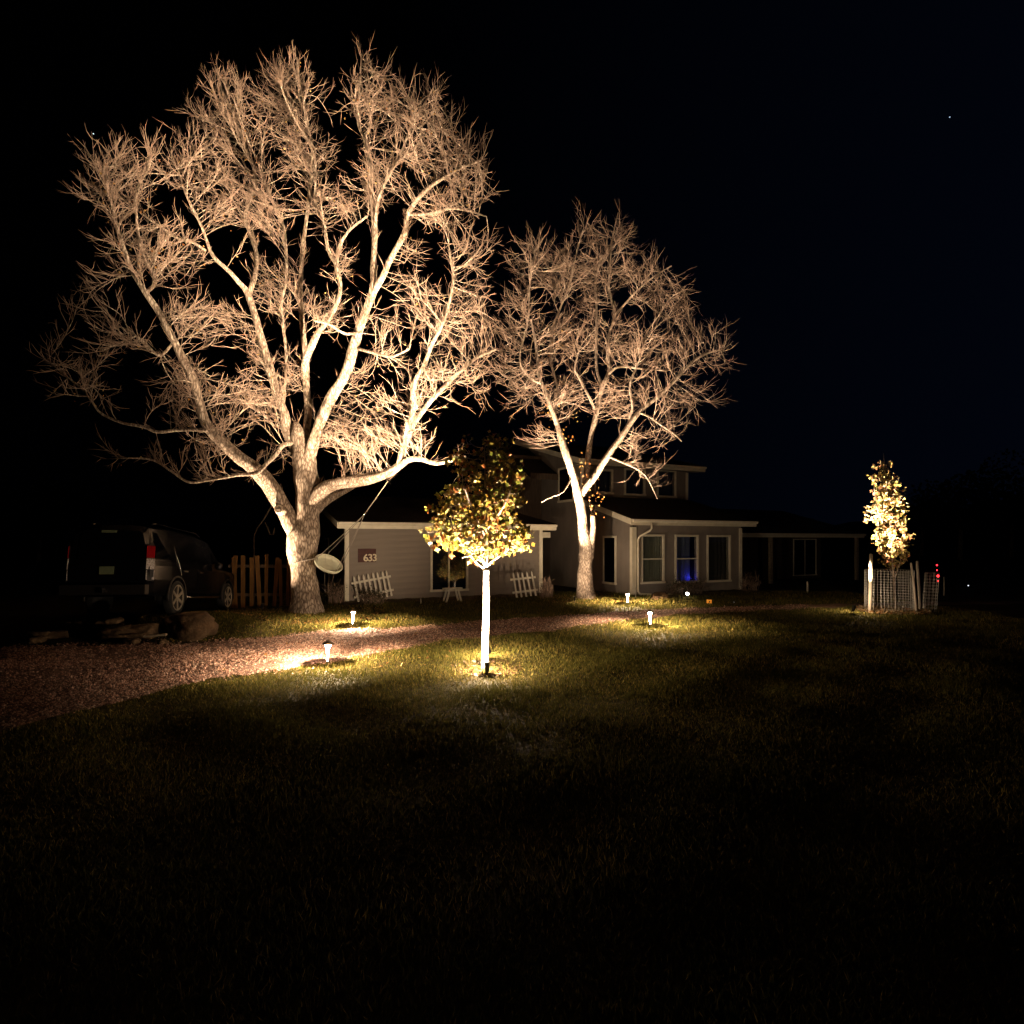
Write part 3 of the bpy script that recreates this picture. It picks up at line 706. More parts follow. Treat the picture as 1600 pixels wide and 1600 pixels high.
# ------------------------------------------------------------------ young leafy trees
def leafy_tree(name, label, base_pt, trunk, branches, blobs, n_attr, n_leaf, leaf_size, cols, step, seed, trunk_mat=None, jit=0.05, clump=6.5, thr=-9.0):
    rg = np.random.default_rng(seed)
    root = empty(name, base_pt); tag(root, label, "tree")
    bp = np.array(base_pt)
    b = MB(); sp = spline([[*t] for t in trunk], 0.05)
    b.tube(sp[:, :3], sp[:, 3], 14); b.build("trunk", trunk_mat or M['bark2'], root, True)
    pos = [p[:3] for p in sp]; par = [-1] + list(range(len(sp) - 1))
    bb = MB()
    for br in branches:
        s2 = spline([[*t] for t in br], step); A = np.array(pos); pi = int(np.argmin(((A - s2[0, :3]) ** 2).sum(1)))
        bb.tube(s2[:, :3], s2[:, 3], 8)
        for q in s2: pos.append(q[:3]); par.append(pi); pi = len(pos) - 1
    n0 = len(pos); att = []
    tot = sum(q[3] * q[4] * q[5] for q in blobs)
    for (cx, cy, cz, rx, ry, rz) in blobs:
        n = int(n_attr * rx * ry * rz / tot); d = rg.normal(0, 1, (n, 3)); d /= np.linalg.norm(d, axis=1, keepdims=True); d *= rg.random((n, 1)) ** .4
        att.append(np.array([cx, cy, cz]) + d * np.array([rx, ry, rz]))
    att = np.vstack(att); A = np.array(pos)
    D = ((att[:, None] - A[None]) ** 2).sum(2); bi = D.argmin(1); best = D.min(1); alive = best > (step * 1.3) ** 2
    for it in range(70):
        m = alive & (best < 0.8 ** 2)
        if not m.any() or len(pos) > 9000: break
        P0 = np.array(pos); ids = np.unique(bi[m]); d = att[m] - P0[bi[m]]; d /= np.linalg.norm(d, axis=1, keepdims=True) + 1e-9
        acc = np.zeros((len(P0), 3)); np.add.at(acc, bi[m], d); dd = acc[ids]; dd /= np.linalg.norm(dd, axis=1, keepdims=True) + 1e-9
        dd += rg.normal(0, .25, dd.shape); dd[:, 2] += .15; dd /= np.linalg.norm(dd, axis=1, keepdims=True)
        new = P0[ids] + dd * step; off = len(pos)
        for q, pi in zip(new, ids): pos.append(q); par.append(int(pi))
        D = ((att[:, None] - new[None]) ** 2).sum(2); j = D.argmin(1); dm = D.min(1); mm = dm < best; best[mm] = dm[mm]; bi[mm] = off + j[mm]
        alive &= best > (step * 1.3) ** 2
    pos = np.array(pos); n = len(pos); pw = np.zeros(n)
    for i in range(n - 1, n0 - 1, -1):
        if pw[i] == 0: pw[i] = 0.0035 ** 2.3
        if par[i] >= n0: pw[par[i]] += pw[i]
    r = pw ** (1 / 2.3)
    for i in range(n0, n):
        bb.tube(np.array([pos[par[i]], pos[i]]), np.array([max(r[i] * 1.05, .003), max(r[i], .003)]), 4, cap=False)
    o = bb.build("branches", M['bark2'], root, True); tag(o, kind="stuff")
    src = pos[n0:]; ph = rg.uniform(0, 6.28, 4)
    dens = np.sin(clump * src[:, 0] + ph[0] + 1.5 * np.sin(clump * .7 * src[:, 2])) * np.sin(clump * .9 * src[:, 2] + ph[1]) * np.cos(clump * .8 * src[:, 1] + ph[2])
    kids_ = np.bincount(np.array(par[n0:]), minlength=n)[n0:]
    src = src[(dens > thr) | (kids_ == 0)]
    c = src[rg.integers(0, len(src), n_leaf)] + rg.normal(0, jit, (n_leaf, 3))
    v, f, col = leaf_mesh(c, leaf_size, cols)
    o = fast_mesh("foliage", v, f, M['leaf'], root, col=col); tag(o, kind="stuff")
    return root, pos

# sapling in the front lawn
sb = P(758, 1045, 9.0); sb[2] = float(gz(sb[0], sb[1])); sb[1] = 9.0
def lp(px, py, r, dY=0, Y=9.0, o=sb):
    q = P(px, py, Y + dY) - o; return (q[0], q[1], q[2], r)
trunk = [lp(757,1048,.050), lp(758,1000,.047), lp(759.5,950,.045), lp(760,900,.042), lp(760,888,.041), lp(760,872,.038), lp(760,850,.032), lp(759,800,.026,.05), lp(758,750,.018,.05), lp(757,700,.008,.05)]
brs = [[lp(760,886,.03), lp(752,872,.024,-.1), lp(735,862,.018,-.2), lp(722,850,.013,-.3), lp(705,820,.008,-.4)],
       [lp(760,884,.03), lp(775,872,.022,-.05), lp(792,860,.017,-.1), lp(804,840,.012,-.15), lp(812,815,.007,-.2)],
       [lp(757,888,.02), lp(745,880,.017,-.15), lp(735,868,.014,-.25), lp(722,872,.008,-.3)],
       [lp(760,878,.02), lp(765,850,.016,.3), lp(780,810,.011,.45), lp(795,770,.007,.5)],
       [lp(760,878,.02), lp(750,850,.016,.3), lp(725,800,.011,.4), lp(700,770,.007,.5)],
       [lp(759,840,.015), lp(740,800,.011,-.3), lp(725,760,.007,-.4)], [lp(759,830,.015), lp(785,795,.011,-.3), lp(800,760,.007,-.4)]]
def bl(px, py, rx, ry, dY, rY, Y=9.0, o=sb):
    q = P(px, py, Y + dY) - o; return (q[0], q[1], q[2], rx / F * Y, rY, ry / F * Y)
blobs = [bl(755,850,46,30,0,.55), bl(698,825,34,35,-.1,.45), bl(810,842,24,24,-.1,.3), bl(690,848,16,10,-.1,.2), bl(822,852,10,12,0,.2), bl(770,810,40,30,.1,.5), bl(720,790,45,35,0,.5), bl(795,775,30,35,0,.45),
         bl(750,755,45,35,.1,.5), bl(728,720,30,30,.1,.4), bl(775,715,34,32,.1,.4), bl(735,692,16,14,.1,.2), bl(778,694,18,14,.1,.2), bl(680,803,15,10,0,.2), bl(674,788,6,6,0,.1), bl(818,783,8,8,0,.1), bl(706,768,12,8,0,.15), bl(812,740,14,22,0,.25), bl(735,865,26,14,-.1,.3)]
AUT = ((0.11, 0.125, 0.02), (0.17, 0.15, 0.03), (0.28, 0.18, 0.035), (0.24, 0.085, 0.025), (0.09, 0.075, 0.018), (0.33, 0.24, 0.06))
sap, sap_pos = leafy_tree("maple_sapling", "leafy young maple with a white wrapped trunk alone in the front lawn", sb, trunk, brs, blobs, 1000, 2500, 0.086, AUT, 0.055, 5, trunk_mat=M['bark2'], jit=.04, thr=.13)
b = MB(); sp = spline([lp(757,1047,.056), lp(758,1000,.052), lp(759.5,950,.050), lp(759.5,905,.0475), lp(760,889,.046)], 0.04)
rr = sp[:, 3] * (1 + 0.035 * (np.arange(len(sp)) % 2)); b.tube(sp[:, :3], rr, 18); b.build("trunk_wrap", M['wrap'], sap, True)
for py in (903, 908): 
    b = MB(); q = lp(760, py, 0.060); b.tube([(q[0], q[1], q[2] - .005), (q[0], q[1], q[2] + .005)], .0495, 18); b.build("tie_band", M['rope'], sap)

# columnar tree in its wire cage
CY = 16.4
cb = P(1399, 955, CY); cb[2] = float(gz(cb[0], cb[1]))
lc = lambda px, py, r, dY=0: lp(px, py, r, dY, CY, cb)
trunk = [lc(1399,957,.035), lc(1398,930,.032), lc(1397,905,.030), lc(1395,880,.026), lc(1392,840,.022), lc(1388,790,.017), lc(1384,740,.011), lc(1380,708,.005)]
brs = [[lc(1397,905,.02), lc(1402,893,.016,-.1), lc(1408,870,.01,-.15), lc(1412,830,.006,-.2)], [lc(1396,900,.018), lc(1388,880,.013,.1), lc(1380,840,.008,.15)],
       [lc(1393,850,.014), lc(1405,800,.008,.2), lc(1404,760,.005,.2)], [lc(1392,840,.014), lc(1372,800,.008,-.2), lc(1365,760,.005,-.2)]]
bc = lambda px, py, rx, ry, dY, rY: bl(px, py, rx, ry, dY, rY, CY, cb)
blobs = [bc(1397,868,21,28,0,.4), bc(1393,835,27,28,0,.45), bc(1388,795,25,32,0,.45), bc(1386,758,20,28,0,.4), bc(1382,727,11,16,0,.2), bc(1380,712,5,8,0,.08), bc(1363,737,5,12,0,.12), bc(1358,805,9,20,0,.2), bc(1416,848,10,12,0,.2), bc(1411,772,5,8,0,.1)]
YEL = ((0.34, 0.27, 0.10), (0.42, 0.33, 0.13), (0.24, 0.22, 0.06), (0.40, 0.19, 0.10), (0.5, 0.42, 0.22))
colt, _ = leafy_tree("columnar_tree", "narrow upright young tree with pale leaves standing in the wire cage", cb, trunk, brs, blobs, 1100, 2100, 0.086, YEL, 0.08, 9, jit=0.045)

# ------------------------------------------------------------------ wire cages, stakes
def wire_sheet(parent, pts, h, nh, nvv, lean=(0, 0)):
    """wire mesh along a ground line pts (list of xy, local), height h"""
    pts = np.array(pts); s = np.concatenate([[0], np.cumsum(np.linalg.norm(np.diff(pts, axis=0), axis=1))])
    def at(u, z):
        x = np.interp(u * s[-1], s, pts[:, 0]); y = np.interp(u * s[-1], s, pts[:, 1])
        wob = 0.012 * math.sin(u * 23 + z * 5)
        return (x + lean[0] * z / h + wob, y + lean[1] * z / h + wob, z)
    b = MB()
    for i in range(nh + 1):
        z = h * i / nh + 0.01
        b.tube([at(u, z) for u in np.linspace(0, 1, max(4, len(pts)))], 0.0045 if i in (0, nh) else 0.0034, 4, cap=False)
    for j in range(nvv + 1):
        b.tube([at(j / nvv, z) for z in (0, h / 2, h + 0.01)], 0.0034, 4, cap=False)
    return b
cc = P(1389, 950, CY + 0.1); cz = float(gz(cc[0], cc[1]))
cage = empty("wire_cage", (cc[0], CY + .1, cz)); tag(cage, "round wire mesh cage around the narrow upright tree", "tree cage")
rc = 0.60; circ = [(rc * math.cos(a), rc * math.sin(a)) for a in np.linspace(-2.6, 3.6, 40)]
o = wire_sheet(cage, circ, 1.15, 15, 44).build("wire_mesh", M['wire'], cage); tag(o, kind="stuff")
for zz in (0.25, 1.0):
    b = MB(); b.tube([(rc * math.cos(2.15) * .99, rc * math.sin(2.15), zz), (rc * math.cos(2.15) * 1.04, rc * math.sin(2.15) * 1.04, zz + .01)], .006, 5); b.build("wire_tie", M['wire'], cage)
cc2 = P(1452, 957, CY - .1); c2z = float(gz(cc2[0], cc2[1]))
cage2 = empty("wire_cage", (cc2[0], CY - .1, c2z)); tag(cage2, "narrow leaning roll of wire mesh right of the pale stakes", "tree cage")
rc2 = 0.17; circ = [(rc2 * math.cos(a), rc2 * math.sin(a)) for a in np.linspace(-3.0, 3.1, 22)]
o = wire_sheet(cage2, circ, 1.08, 12, 12, (0.08, 0)).build("wire_mesh", M['wire'], cage2); tag(o, kind="stuff")
def stake(px0, py0, px1, py1, wpx, dY, label, mat=M['stake'], name="wooden_stake"):
    a = P(px0, py0, CY + dY); t = P(px1, py1, CY + dY); a[2] = float(gz(a[0], a[1]))
    o = empty(name, a); tag(o, label, "stake", "stakes around the wire cages")
    d = t - a; r = wpx / 2 / F * CY
    b = MB(); b.tube([-d * 0.02, d * .5 + [0.006, 0, 0], d], [r, r * .98, r], 8)
    b.build("shaft", mat, o, True)
    b = MB(); b.tube([d, d + d / np.linalg.norm(d) * .012], [r * .8, r * .4], 8); b.build("stake_top", mat, o, True)
    return o
stake(1359, 948, 1361, 866, 5.2, -.35, "thick brightly lit pale stake left of the wire cage")
stake(1432, 957, 1424, 880, 3.4, -.45, "thin pale stake leaning left, between the cage and the wire roll")
stake(1438, 956, 1433, 877, 4.2, -.30, "taller pale stake beside the thin leaning one")
# little red lights hanging on the wire roll
rl = empty("red_light_string", P(1464, 905, CY - .1)); tag(rl, "string of small red lights hanging at the wire roll", "string lights")
b = MB(); b.tube([P(1463, 880, CY - .1) - np.array(rl.location), P(1465, 893, CY - .1) - np.array(rl.location), P(1466, 912, CY - .1) - np.array(rl.location)], .004, 5); b.build("cord", M['black'], rl)
for px, py, r in ((1464,883,.020),(1464,891,.015),(1466,900,.032),(1466,908,.014)):
    b = MB(); q = P(px, py, CY - .1) - np.array(rl.location); b.lathe([(r * .3, -r), (r * .9, -r * .4), (r, 0), (r * .85, r * .5), (r * .25, r)], 10, Matrix.Translation(Vector([float(c) for c in q]))); b.build("bulb", M['redbulb'], rl, True)
litter_obj("leaf_litter", [litter(cc[0] - .1, CY - .1, 0.95, 1500, 0.05, ((0.46, 0.30, 0.14), (0.36, 0.18, 0.07), (0.5, 0.4, 0.24)), .06)], "fallen leaves heaped around the foot of the caged tree")
litter_obj("leaf_litter", [litter(base1[0], 15.6, 2.2, 1500, .035), litter(base2[0], 19.6, 1.6, 700, .04), litter(-3.5, 12, 3.5, 500, .03), litter(-.4, 9.0, .55, 350, .035, ((.12, .07, .03), (.08, .045, .02)))],
           "scattered brown fallen leaves under the bare trees and sapling")

# ------------------------------------------------------------------ house
TH = math.radians(25); cu, su = math.cos(TH), math.sin(TH)
AX, AY = -5.37, 18.6
house = empty("house", (AX, AY, 0), (0, 0, TH)); tag(house, "grey brown two storey house with cream trim behind the trees", "house")
def s_at(px, t):
    k = (px - 800) / F
    return (k * (AY + cu * t) - (AX - su * t)) / (cu - k * su)
def t_at(px, s):
    k = (px - 800) / F
    return (AX + cu * s - k * (AY + su * s)) / (k * cu + su)
def z_at(py, s, t): return EYE - (py - HZ) / F * (AY + su * s + cu * t)

def cells(cuts_a, cuts_b, openings):
    out = []
    A = sorted(set(cuts_a + [o[0] for o in openings] + [o[1] for o in openings])); B = sorted(set(cuts_b + [o[2] for o in openings] + [o[3] for o in openings]))
    for i in range(len(A) - 1):
        for j in range(len(B) - 1):
            ca, cbb = (A[i] + A[i + 1]) / 2, (B[j] + B[j + 1]) / 2
            if A[i] < cuts_a[0] - 1e-6 or A[i + 1] > cuts_a[-1] + 1e-6 or B[j] < cuts_b[0] - 1e-6 or B[j + 1] > cuts_b[-1] + 1e-6: continue
            if any(o[0] < ca < o[1] and o[2] < cbb < o[3] for o in openings): continue
            out.append((A[i], A[i + 1], B[j], B[j + 1]))
    return out
def front_wall(name, m, s0, s1, z0, z1, t, openings, th=0.14):
    b = MB()
    for a, c, d, e in cells([s0, s1], [z0, z1], openings): b.box(a, c, t, t + th, d, e)
    return b.build(name, m, house)

def window(side, a0, a1, z0, z1, p, fw=0.07, rails=(), mulls=(), pane_rot=None, back='room', depth=0.16):
    """side 'front': plane t=p, a=s ; side 'left': plane s=p (outside is smaller s), a=t"""
    def tr(a, d, z):       # a along wall, d outward
        return (a, p - d, z) if side == 'front' else (p - d, a, z)
    def bx(b, a, c, d0, d1, z, y):
        v = [tr(q, d, h) for q in (a, c) for d in (d0, d1) for h in (z, y)]
        b.add(v, [(0, 1, 3, 2), (4, 6, 7, 5), (0, 4, 5, 1), (2, 3, 7, 6), (0, 2, 6, 4), (1, 5, 7, 3)])
    win = MB()
    bx(win, a0 - .0, a1 + .0, -.02, .045, z1 - fw, z1); bx(win, a0 + .0, a0 + fw, -.018, .042, z0 + fw, z1 - fw)
    bx(win, a1 - fw, a1, -.018, .042, z0 + fw, z1 - fw)
    o = win.build("window", M['trim'], house)
    b = MB(); bx(b, a0 - .02, a1 + .02, -.02, .065, z0, z0 + fw); b.build("sill", M['trim'], o)
    divs = [a0 + fw] + list(mulls) + [a1 - fw]
    for mmm in mulls:
        b = MB(); bx(b, mmm - .022, mmm + .022, -.03, .03, z0 + fw, z1 - fw); b.build("mullion", M['trim'], o)
    for rz in rails:
        b = MB(); bx(b, a0 + fw, a1 - fw, -.035, .012, rz - .022, rz + .022); b.build("rail", M['trim'], o)
    for i in range(len(divs) - 1):
        c, e = divs[i], divs[i + 1]; mid = (c + e) / 2; hw = (e - c) / 2 - (0.022 if mulls else 0) + .005; hh = (z1 - z0) / 2 - fw + .01; mz = (z0 + z1) / 2
        b = MB(); th = .003
        b.box(-hw, hw, -th, th, -hh, hh)
        g = b.build("pane", M['glass'] , o)
        g.location = Vector(tr(mid, -.045 if side == 'front' else .012, mz))
        if side != 'front': g.rotation_euler = (0, 0, math.radians(90))
        if pane_rot: g.rotation_euler = pane_rot
    return o
def room(s0, s1, t0, t1, z0, z1):
    b = MB(); v = [(s, t, z) for s in (s0, s1) for t in (t0, t1) for z in (z0, z1)]
    b.add(v, [(0, 1, 3, 2), (4, 6, 7, 5), (2, 3, 7, 6), (0, 2, 6, 4), (1, 5, 7, 3)]); return b.build("room", M['room'], house)
def curtain(s0, s1, t, z0, z1, m, n=60, waves=9, amp=.025, parent=None):
    b = MB(); v = []; 
    for i in range(n + 1):
        u = i / n; s = s0 + (s1 - s0) * u; d = amp * math.sin(u * waves * 6.28 + 1.3 * math.sin(u * 9))
        v += [(s, t + d, z0), (s, t + d * .7, z1)]
    b.add(v, [(2 * i, 2 * i + 2, 2 * i + 3, 2 * i + 1) for i in range(n)]); return b.build("curtain", m, parent or house, True)

def roof(s0, s1, t0, z0, t1, z1, th=.16, fascia_h=.24, name="roof", rake_left=True, rake_right=True, shingles=True, fs=None):
    """shed slab from front eave (t0,z0) up to (t1,z1)"""
    b = MB(); b.prism([(s0, t0, z0 - .02), (s0, t1, z1 - .02), (s0, t1, z1 - th), (s0, t0, z0 - th)], (s1 - s0, 0, 0))
    r = b.build(name, M['roof'], house)
    if shingles:
        n = int(math.hypot(t1 - t0, z1 - z0) / .16); b = MB(); sl = (z1 - z0) / (t1 - t0)
        for i in range(n):
            ta = t0 - .03 + i * (t1 - t0) / n; tb = ta + (t1 - t0) / n + .02; za = z0 + (ta - t0) * sl; zb = z0 + (tb - t0) * sl
            b.prism([(s0 - .03, ta, za + .012), (s0 - .03, tb, zb - .002), (s0 - .03, tb, zb - .014), (s0 - .03, ta, za - .005)], (s1 - s0 + .06, 0, 0))
        tag(b.build("shingle_courses", M['roof'], r), kind="stuff")
    b = MB(); b.box(s0, s1, t0 - .03, t0 + .012, z0 - fascia_h, z0 - .022); b.build("fascia", M['trim'], r)
    b = MB(); # gutter on the eave
    g = [(s0, t0 - .032, z0 - .035), (s0, t0 - .14, z0 - .035), (s0, t0 - .135, z0 - .09), (s0, t0 - .10, z0 - .13), (s0, t0 - .032, z0 - .13)]
    b.prism(g, (s1 - s0, 0, 0)); b.build("gutter", M['trim'], r)
    for ok, s in ((rake_left, s0 - .03), (rake_right, s1)):
        if ok:
            b = MB(); b.prism([(s, t0 - .02, z0 - .024), (s, t1, z1 - .024), (s, t1, z1 - fascia_h * .95), (s, t0 - .02, z0 - fascia_h * .95)], (.03, 0, 0)); b.build("rake_board", M['trim'], r)
    b = MB(); b.prism([(s0 + .001, t0 + .014, z0 - fascia_h + .02), (s0 + .001, t0 + .5, z0 - fascia_h + .04), (s0 + .001, t0 + .5, z0 - fascia_h + .02), (s0 + .001, t0 + .014, z0 - fascia_h)], (s1 - s0 - .002, 0, 0)); b.build("soffit", M['siding'], r)
    return r

# left wing ---------------------------------------------------------
LW = 7.16
wl0, wl1 = s_at(672, 0), s_at(731, 0); wz1, wz0 = z_at(842, wl0, 0), z_at(925, wl0, 0)
front_wall("wall", M['siding'], 0, LW, 0, 2.55, 0.03, [(wl0 + .03, wl1 - .03, wz0 + .03, wz1 - .03)])
bh = 0.2; nb = 13; full = None
for i in range(nb):
    z0 = i * bh; z1 = min(z0 + bh + .012, 2.55)
    segs = [(0.0, LW)]
    if z1 > wz0 and z0 < wz1: segs = [(0, wl0), (wl1, LW)]
    zs = (z0, z1)
    if z0 < wz0 < z1 and wz0 - z0 > .02: pass
    for a, c in segs:
        if a == 0 and c == LW and full is not None and abs(z1 - z0 - bh - .012) < 1e-6:
            o = link("siding_board", full, house); o.location = (0, 0, z0); continue
        b = MB(); b.prism([(a, .028, 0), (a, -.012, 0), (a, .012, z1 - z0), (a, .028, z1 - z0)], (c - a, 0, 0))
        o = b.build("siding_board", M['siding'], house); o.location = (0, 0, z0)
        if a == 0 and c == LW: full = o.data
window('front', wl0, wl1, wz0, wz1, -0.012, .075, mulls=(s_at(701, 0),), pane_rot=None)
PANES = [o for o in bpy.data.objects if o.name.startswith("pane")]
for o in PANES:      # panes turned inside the fixed frame, only to bring up the sapling's reflection
    o.rotation_euler = (math.radians(-4.6), 0, math.radians(-18.1))
b = MB(); b.box(wl0 + .05, wl1 - .05, .40, .42, wz0, wz1); b.build("blind", M['room'], house)
# corner boards
for (a, c, d, e) in ((-.03, .10, -.035, .02), (LW - .12, LW + .02, -.035, .02)):
    b = MB(); b.box(a, c, d, e, 0, 2.40); b.build("corner_board", M['trim'], house)
b = MB(); b.box(-.035, -.002, .021, .14, 0, 2.40); b.build("corner_board", M['trim'], house)
# left side wall with vertical boards
b = MB(); b.prism([(0.0, .16, 0), (0.0, 8, 0), (0.0, 8, 2.40 + .17 * 8), (0.0, .16, 2.42)], (.12, 0, 0)); b.build("wall", M['darkwall'], house)
for i in range(30):
    t = .2 + i * .26
    b = MB(); b.box(-.014, -.001, t, t + .235, 0, 2.38 + .17 * t); b.build("wall_board", M['darkwall'], house)
d0, d1 = 3.9, 4.8
dr = MB(); dr.box(-.045, -.016, d0, d1, .02, 2.02); dr = dr.build("door", M['door'], house)
for (a, c, z0, z1) in ((d0 - .07, d0 - .002, 0, 2.05), (d1 + .002, d1 + .07, 0, 2.05), (d0 - .07, d1 + .07, 2.052, 2.12)):
    b = MB(); b.box(-.05, -.015, a, c, z0, z1); b.build("door_frame", M['trim'], dr)
b = MB(); b.lathe([(.01, 0), (.03, .03), (.028, .055), (.01, .06)], 10, Matrix.Translation((-.045, d0 + .08, 1.0)) @ Matrix.Rotation(-math.pi / 2, 4, 'Y')); b.build("handle", M['steel'], dr, True)
roof(-.28, LW + .42, -.30, 2.63, 8.3, 2.63 + .17 * 8.6)
b = MB(); b.prism([(LW, .16, 0), (LW, 5, 0), (LW, 5, 2.40 + .17 * 5), (LW, .16, 2.42)], (-.12, 0, 0)); b.build("wall", M['siding'], house)
# small lower canopy beside the left wing corner
b = MB(); b.box(LW + .03, LW + .62, .5, 2.4, 2.28, 2.36); cn = b.build("canopy", M['roof'], house)
b = MB(); b.box(LW + .03, LW + .62, .46, .498, 2.12, 2.33); b.build("fascia", M['trim'], cn)
# back wall of the recess
b = MB(); b.box(LW - .1, 9.8, 5.0, 5.15, 0, 6.0); b.build("wall", M['darkwall'], house)

# right wing --------------------------------------------------------
S0, T0, S1 = 9.80, -2.03, 15.14
ops = []
wins = []
for (p0, p1, q0, q1) in ((1001, 1037.5, 835, 912.5), (1054, 1091, 835.5, 911), (1104, 1141, 836, 910)):
    a, c = s_at(p0, T0), s_at(p1, T0); z1, z0 = z_at(q0, a, T0), z_at(q1, a, T0); wins.append((a, c, z0, z1)); ops.append((a + .04, c - .04, z0 + .04, z1 - .04))
front_wall("wall", M['stucco'], S0 + .16, S1, 0, 2.60, T0, ops)
for i, (a, c, z0, z1) in enumerate(wins):
    window('front', a, c, z0, z1, T0, .075, rails=((z0 + z1) / 2,) if i < 2 else ())
    room(a - .25, c + .25, T0 + .145, T0 + 1.3, z0 - .3, z1 + .25)
    curtain(a + .02, c - .02, T0 + (.20, .42, .20)[i], z0 - .05, z1 + .05, (M['curtain'], M['bluecurtain'], M['darkcurtain'])[i], waves=8 if i == 0 else 5)
b = MB(); a, c, z0, z1 = wins[1]; b.box(c - .34, c - .27, T0 + .46, T0 + .50, z0 - .02, z0 + .42); b.build("blue_lamp", M['bluelamp'], house)
point("blue_glow", (c - .13, T0 + .24, z0 + .14), 2.2, house, (0.05, 0.06, 1.0), .03)
for (a, c, d, e) in ((S0 - .012, S0 + .16, T0 - .03, T0 + .005), (S1 - .12, S1 + .03, T0 - .03, T0 + .14)):
    b = MB(); b.box(a, c, d, e, 0, 2.50); b.build("corner_board", M['trim'], house)
b = MB(); b.box(S0 - .03, S0 - .013, T0 - .03, T0 + .12, 0, 2.50); b.build("corner_board", M['trim'], house)
roof(S0 - .28, S1 + .45, T0 - .32, 2.80, 1.47, 2.80 + .28 * 3.82)
b = MB(); b.box(S1 - .12, S1, T0 + .14, 1.5, 0, 2.6); b.build("wall", M['stucco'], house)
# long left facing side wall, both storeys, in vertical panels
def ztop(t): return 2.58 + .28 * (t - T0) if t < 1.47 else (5.20 + .28 * (t - 1.47) if t < 7.2 else 5.20 + .28 * 5.73 - .28 * (t - 7.2))
panels = list(np.arange(T0 + .14, 9.2, 1.2)); panels.append(9.3)
brk = sorted(set([round(p, 3) for p in panels] + [1.47, 7.2]))
for a, c in zip(brk[:-1], brk[1:]):
    if c - a < .01: continue
    e = .004
    za = ztop(a + 1e-4); zc = ztop(c - 1e-4)
    b = MB(); b.prism([(S0, a + e, 0), (S0, c - e, 0), (S0, c - e, zc), (S0, a + e, za)], (.12, 0, 0)); b.build("wall_panel", M['stucco'], house)
b = MB(); b.prism([(S0 + .02, T0 + .15, 0), (S0 + .02, 9.3, 0), (S0 + .02, 9.3, 4), (S0 + .02, 1.47, 3.3), (S0 + .02, T0 + .15, 2.5)], (.06, 0, 0)); b.build("wall", M['darkwall'], house)
ta, tb = t_at(963.5, S0), t_at(943, S0)
window('left', min(ta, tb), max(ta, tb), z_at(914, S0, ta), z_at(837, S0, ta), S0, .08)
ta, tb = t_at(897, S0), t_at(873, S0)
window('left', min(ta, tb), max(ta, tb), z_at(783, S0, ta), z_at(732, S0, tb), S0, .09)
for o in [o for o in bpy.data.objects if o.name.startswith("pane")]:
    if o.parent and o.rotation_euler[2] > 1.5: o.data.materials[0] = M['carglass']
# upper storey front
T1, S2 = 1.47, s_at(1074, 1.47)
uw = []
for (p0, p1, q0, q1) in ((928, 957.5, 732, 771), (975, 1008, 731, 774), (1026, 1056, 733, 777)):
    a, c = s_at(p0, T1), s_at(p1, T1); uw.append((a, c, z_at(q1, a, T1), z_at(q0, a, T1)))
front_wall("wall", M['stucco'], S0 + .12, S2, 3.3, 5.16, T1, [(a + .04, c - .04, z0 + .04, z1 - .04) for a, c, z0, z1 in uw])
for (a, c, z0, z1) in uw:
    window('front', a, c, z0, z1, T1, .085); room(a - .2, c + .2, T1 + .145, T1 + 1.2, z0 - .2, z1 + .15)
    curtain(a + .02, c - .02, T1 + .3, z0 - .05, z1 + .05, M['darkcurtain'], waves=4)
b = MB(); b.box(S2 - .10, S2 + .03, T1 - .03, T1 + .1, 3.6, 5.12); b.build("corner_board", M['trim'], house)
b = MB(); b.box(S0 - .03, S0 + .10, T1 - .03, T1 - .002, 3.75, 5.12); b.build("corner_board", M['trim'], house)
b = MB(); b.box(S2 - .12, S2, T1 + .14, 7.2, 3.3, 5.2); b.build("wall", M['stucco'], house)
roof(S0 - .3, s_at(1101, T1 - .4), T1 - .4, 5.40, 7.2, 5.40 + .28 * 6.13, fascia_h=.25)
# rear roof slope and the dark middle roof whose eave end shows above the recess
b = MB(); b.prism([(S0 - .3, 7.2, 7.10), (S0 - .3, 13, 5.4), (S0 - .3, 13, 5.25), (S0 - .3, 7.2, 6.93)], (6.6, 0, 0)); b.build("rear_roof", M['roof'], house)
sm = S0 - .02; te, tf = t_at(857, sm - .5), t_at(812, sm - .5)
b = MB(); b.prism([(sm - 1.4, te, z_at(741, sm, te)), (sm - 1.4, tf, z_at(702, sm, tf)), (sm - 1.4, tf, z_at(702, sm, tf) - .3), (sm - 1.4, te, z_at(741, sm, te) - .22)], (1.38, 0, 0)); mr = b.build("middle_roof", M['roof'], house)
b = MB(); b.box(sm - 1.4, sm - .02, te - .04, te - .002, z_at(741, sm, te) - .26, z_at(741, sm, te) - .0); b.build("eave_board", M['darkwall'], mr)
# downspout with elbow, ground drain
gs, gt, gzz = S0 + .55, T0 - .40, 2.70
sx0, tx0 = S0 + .20, T0 - .075
b = MB(); b.tube([(gs, gt, gzz - .06), (gs, gt, gzz - .26), (gs - .06, gt + .03, gzz - .34), (sx0 + .06, tx0 - .02, 2.16), (sx0, tx0, 2.06), (sx0, tx0, 1.0), (sx0, tx0, .16), (sx0 + .05, tx0 - .06, .07)], .036, 10); b.build("downspout", M['trim'], house, True)
b = MB(); b.tube([(sx0 + .05, tx0 - .06, .06), (sx0 + .5, tx0 - .35, .05), (sx0 + 1.1, tx0 - .55, .045)], .04, 10); b.build("drain_pipe", M['trim'], house, True)
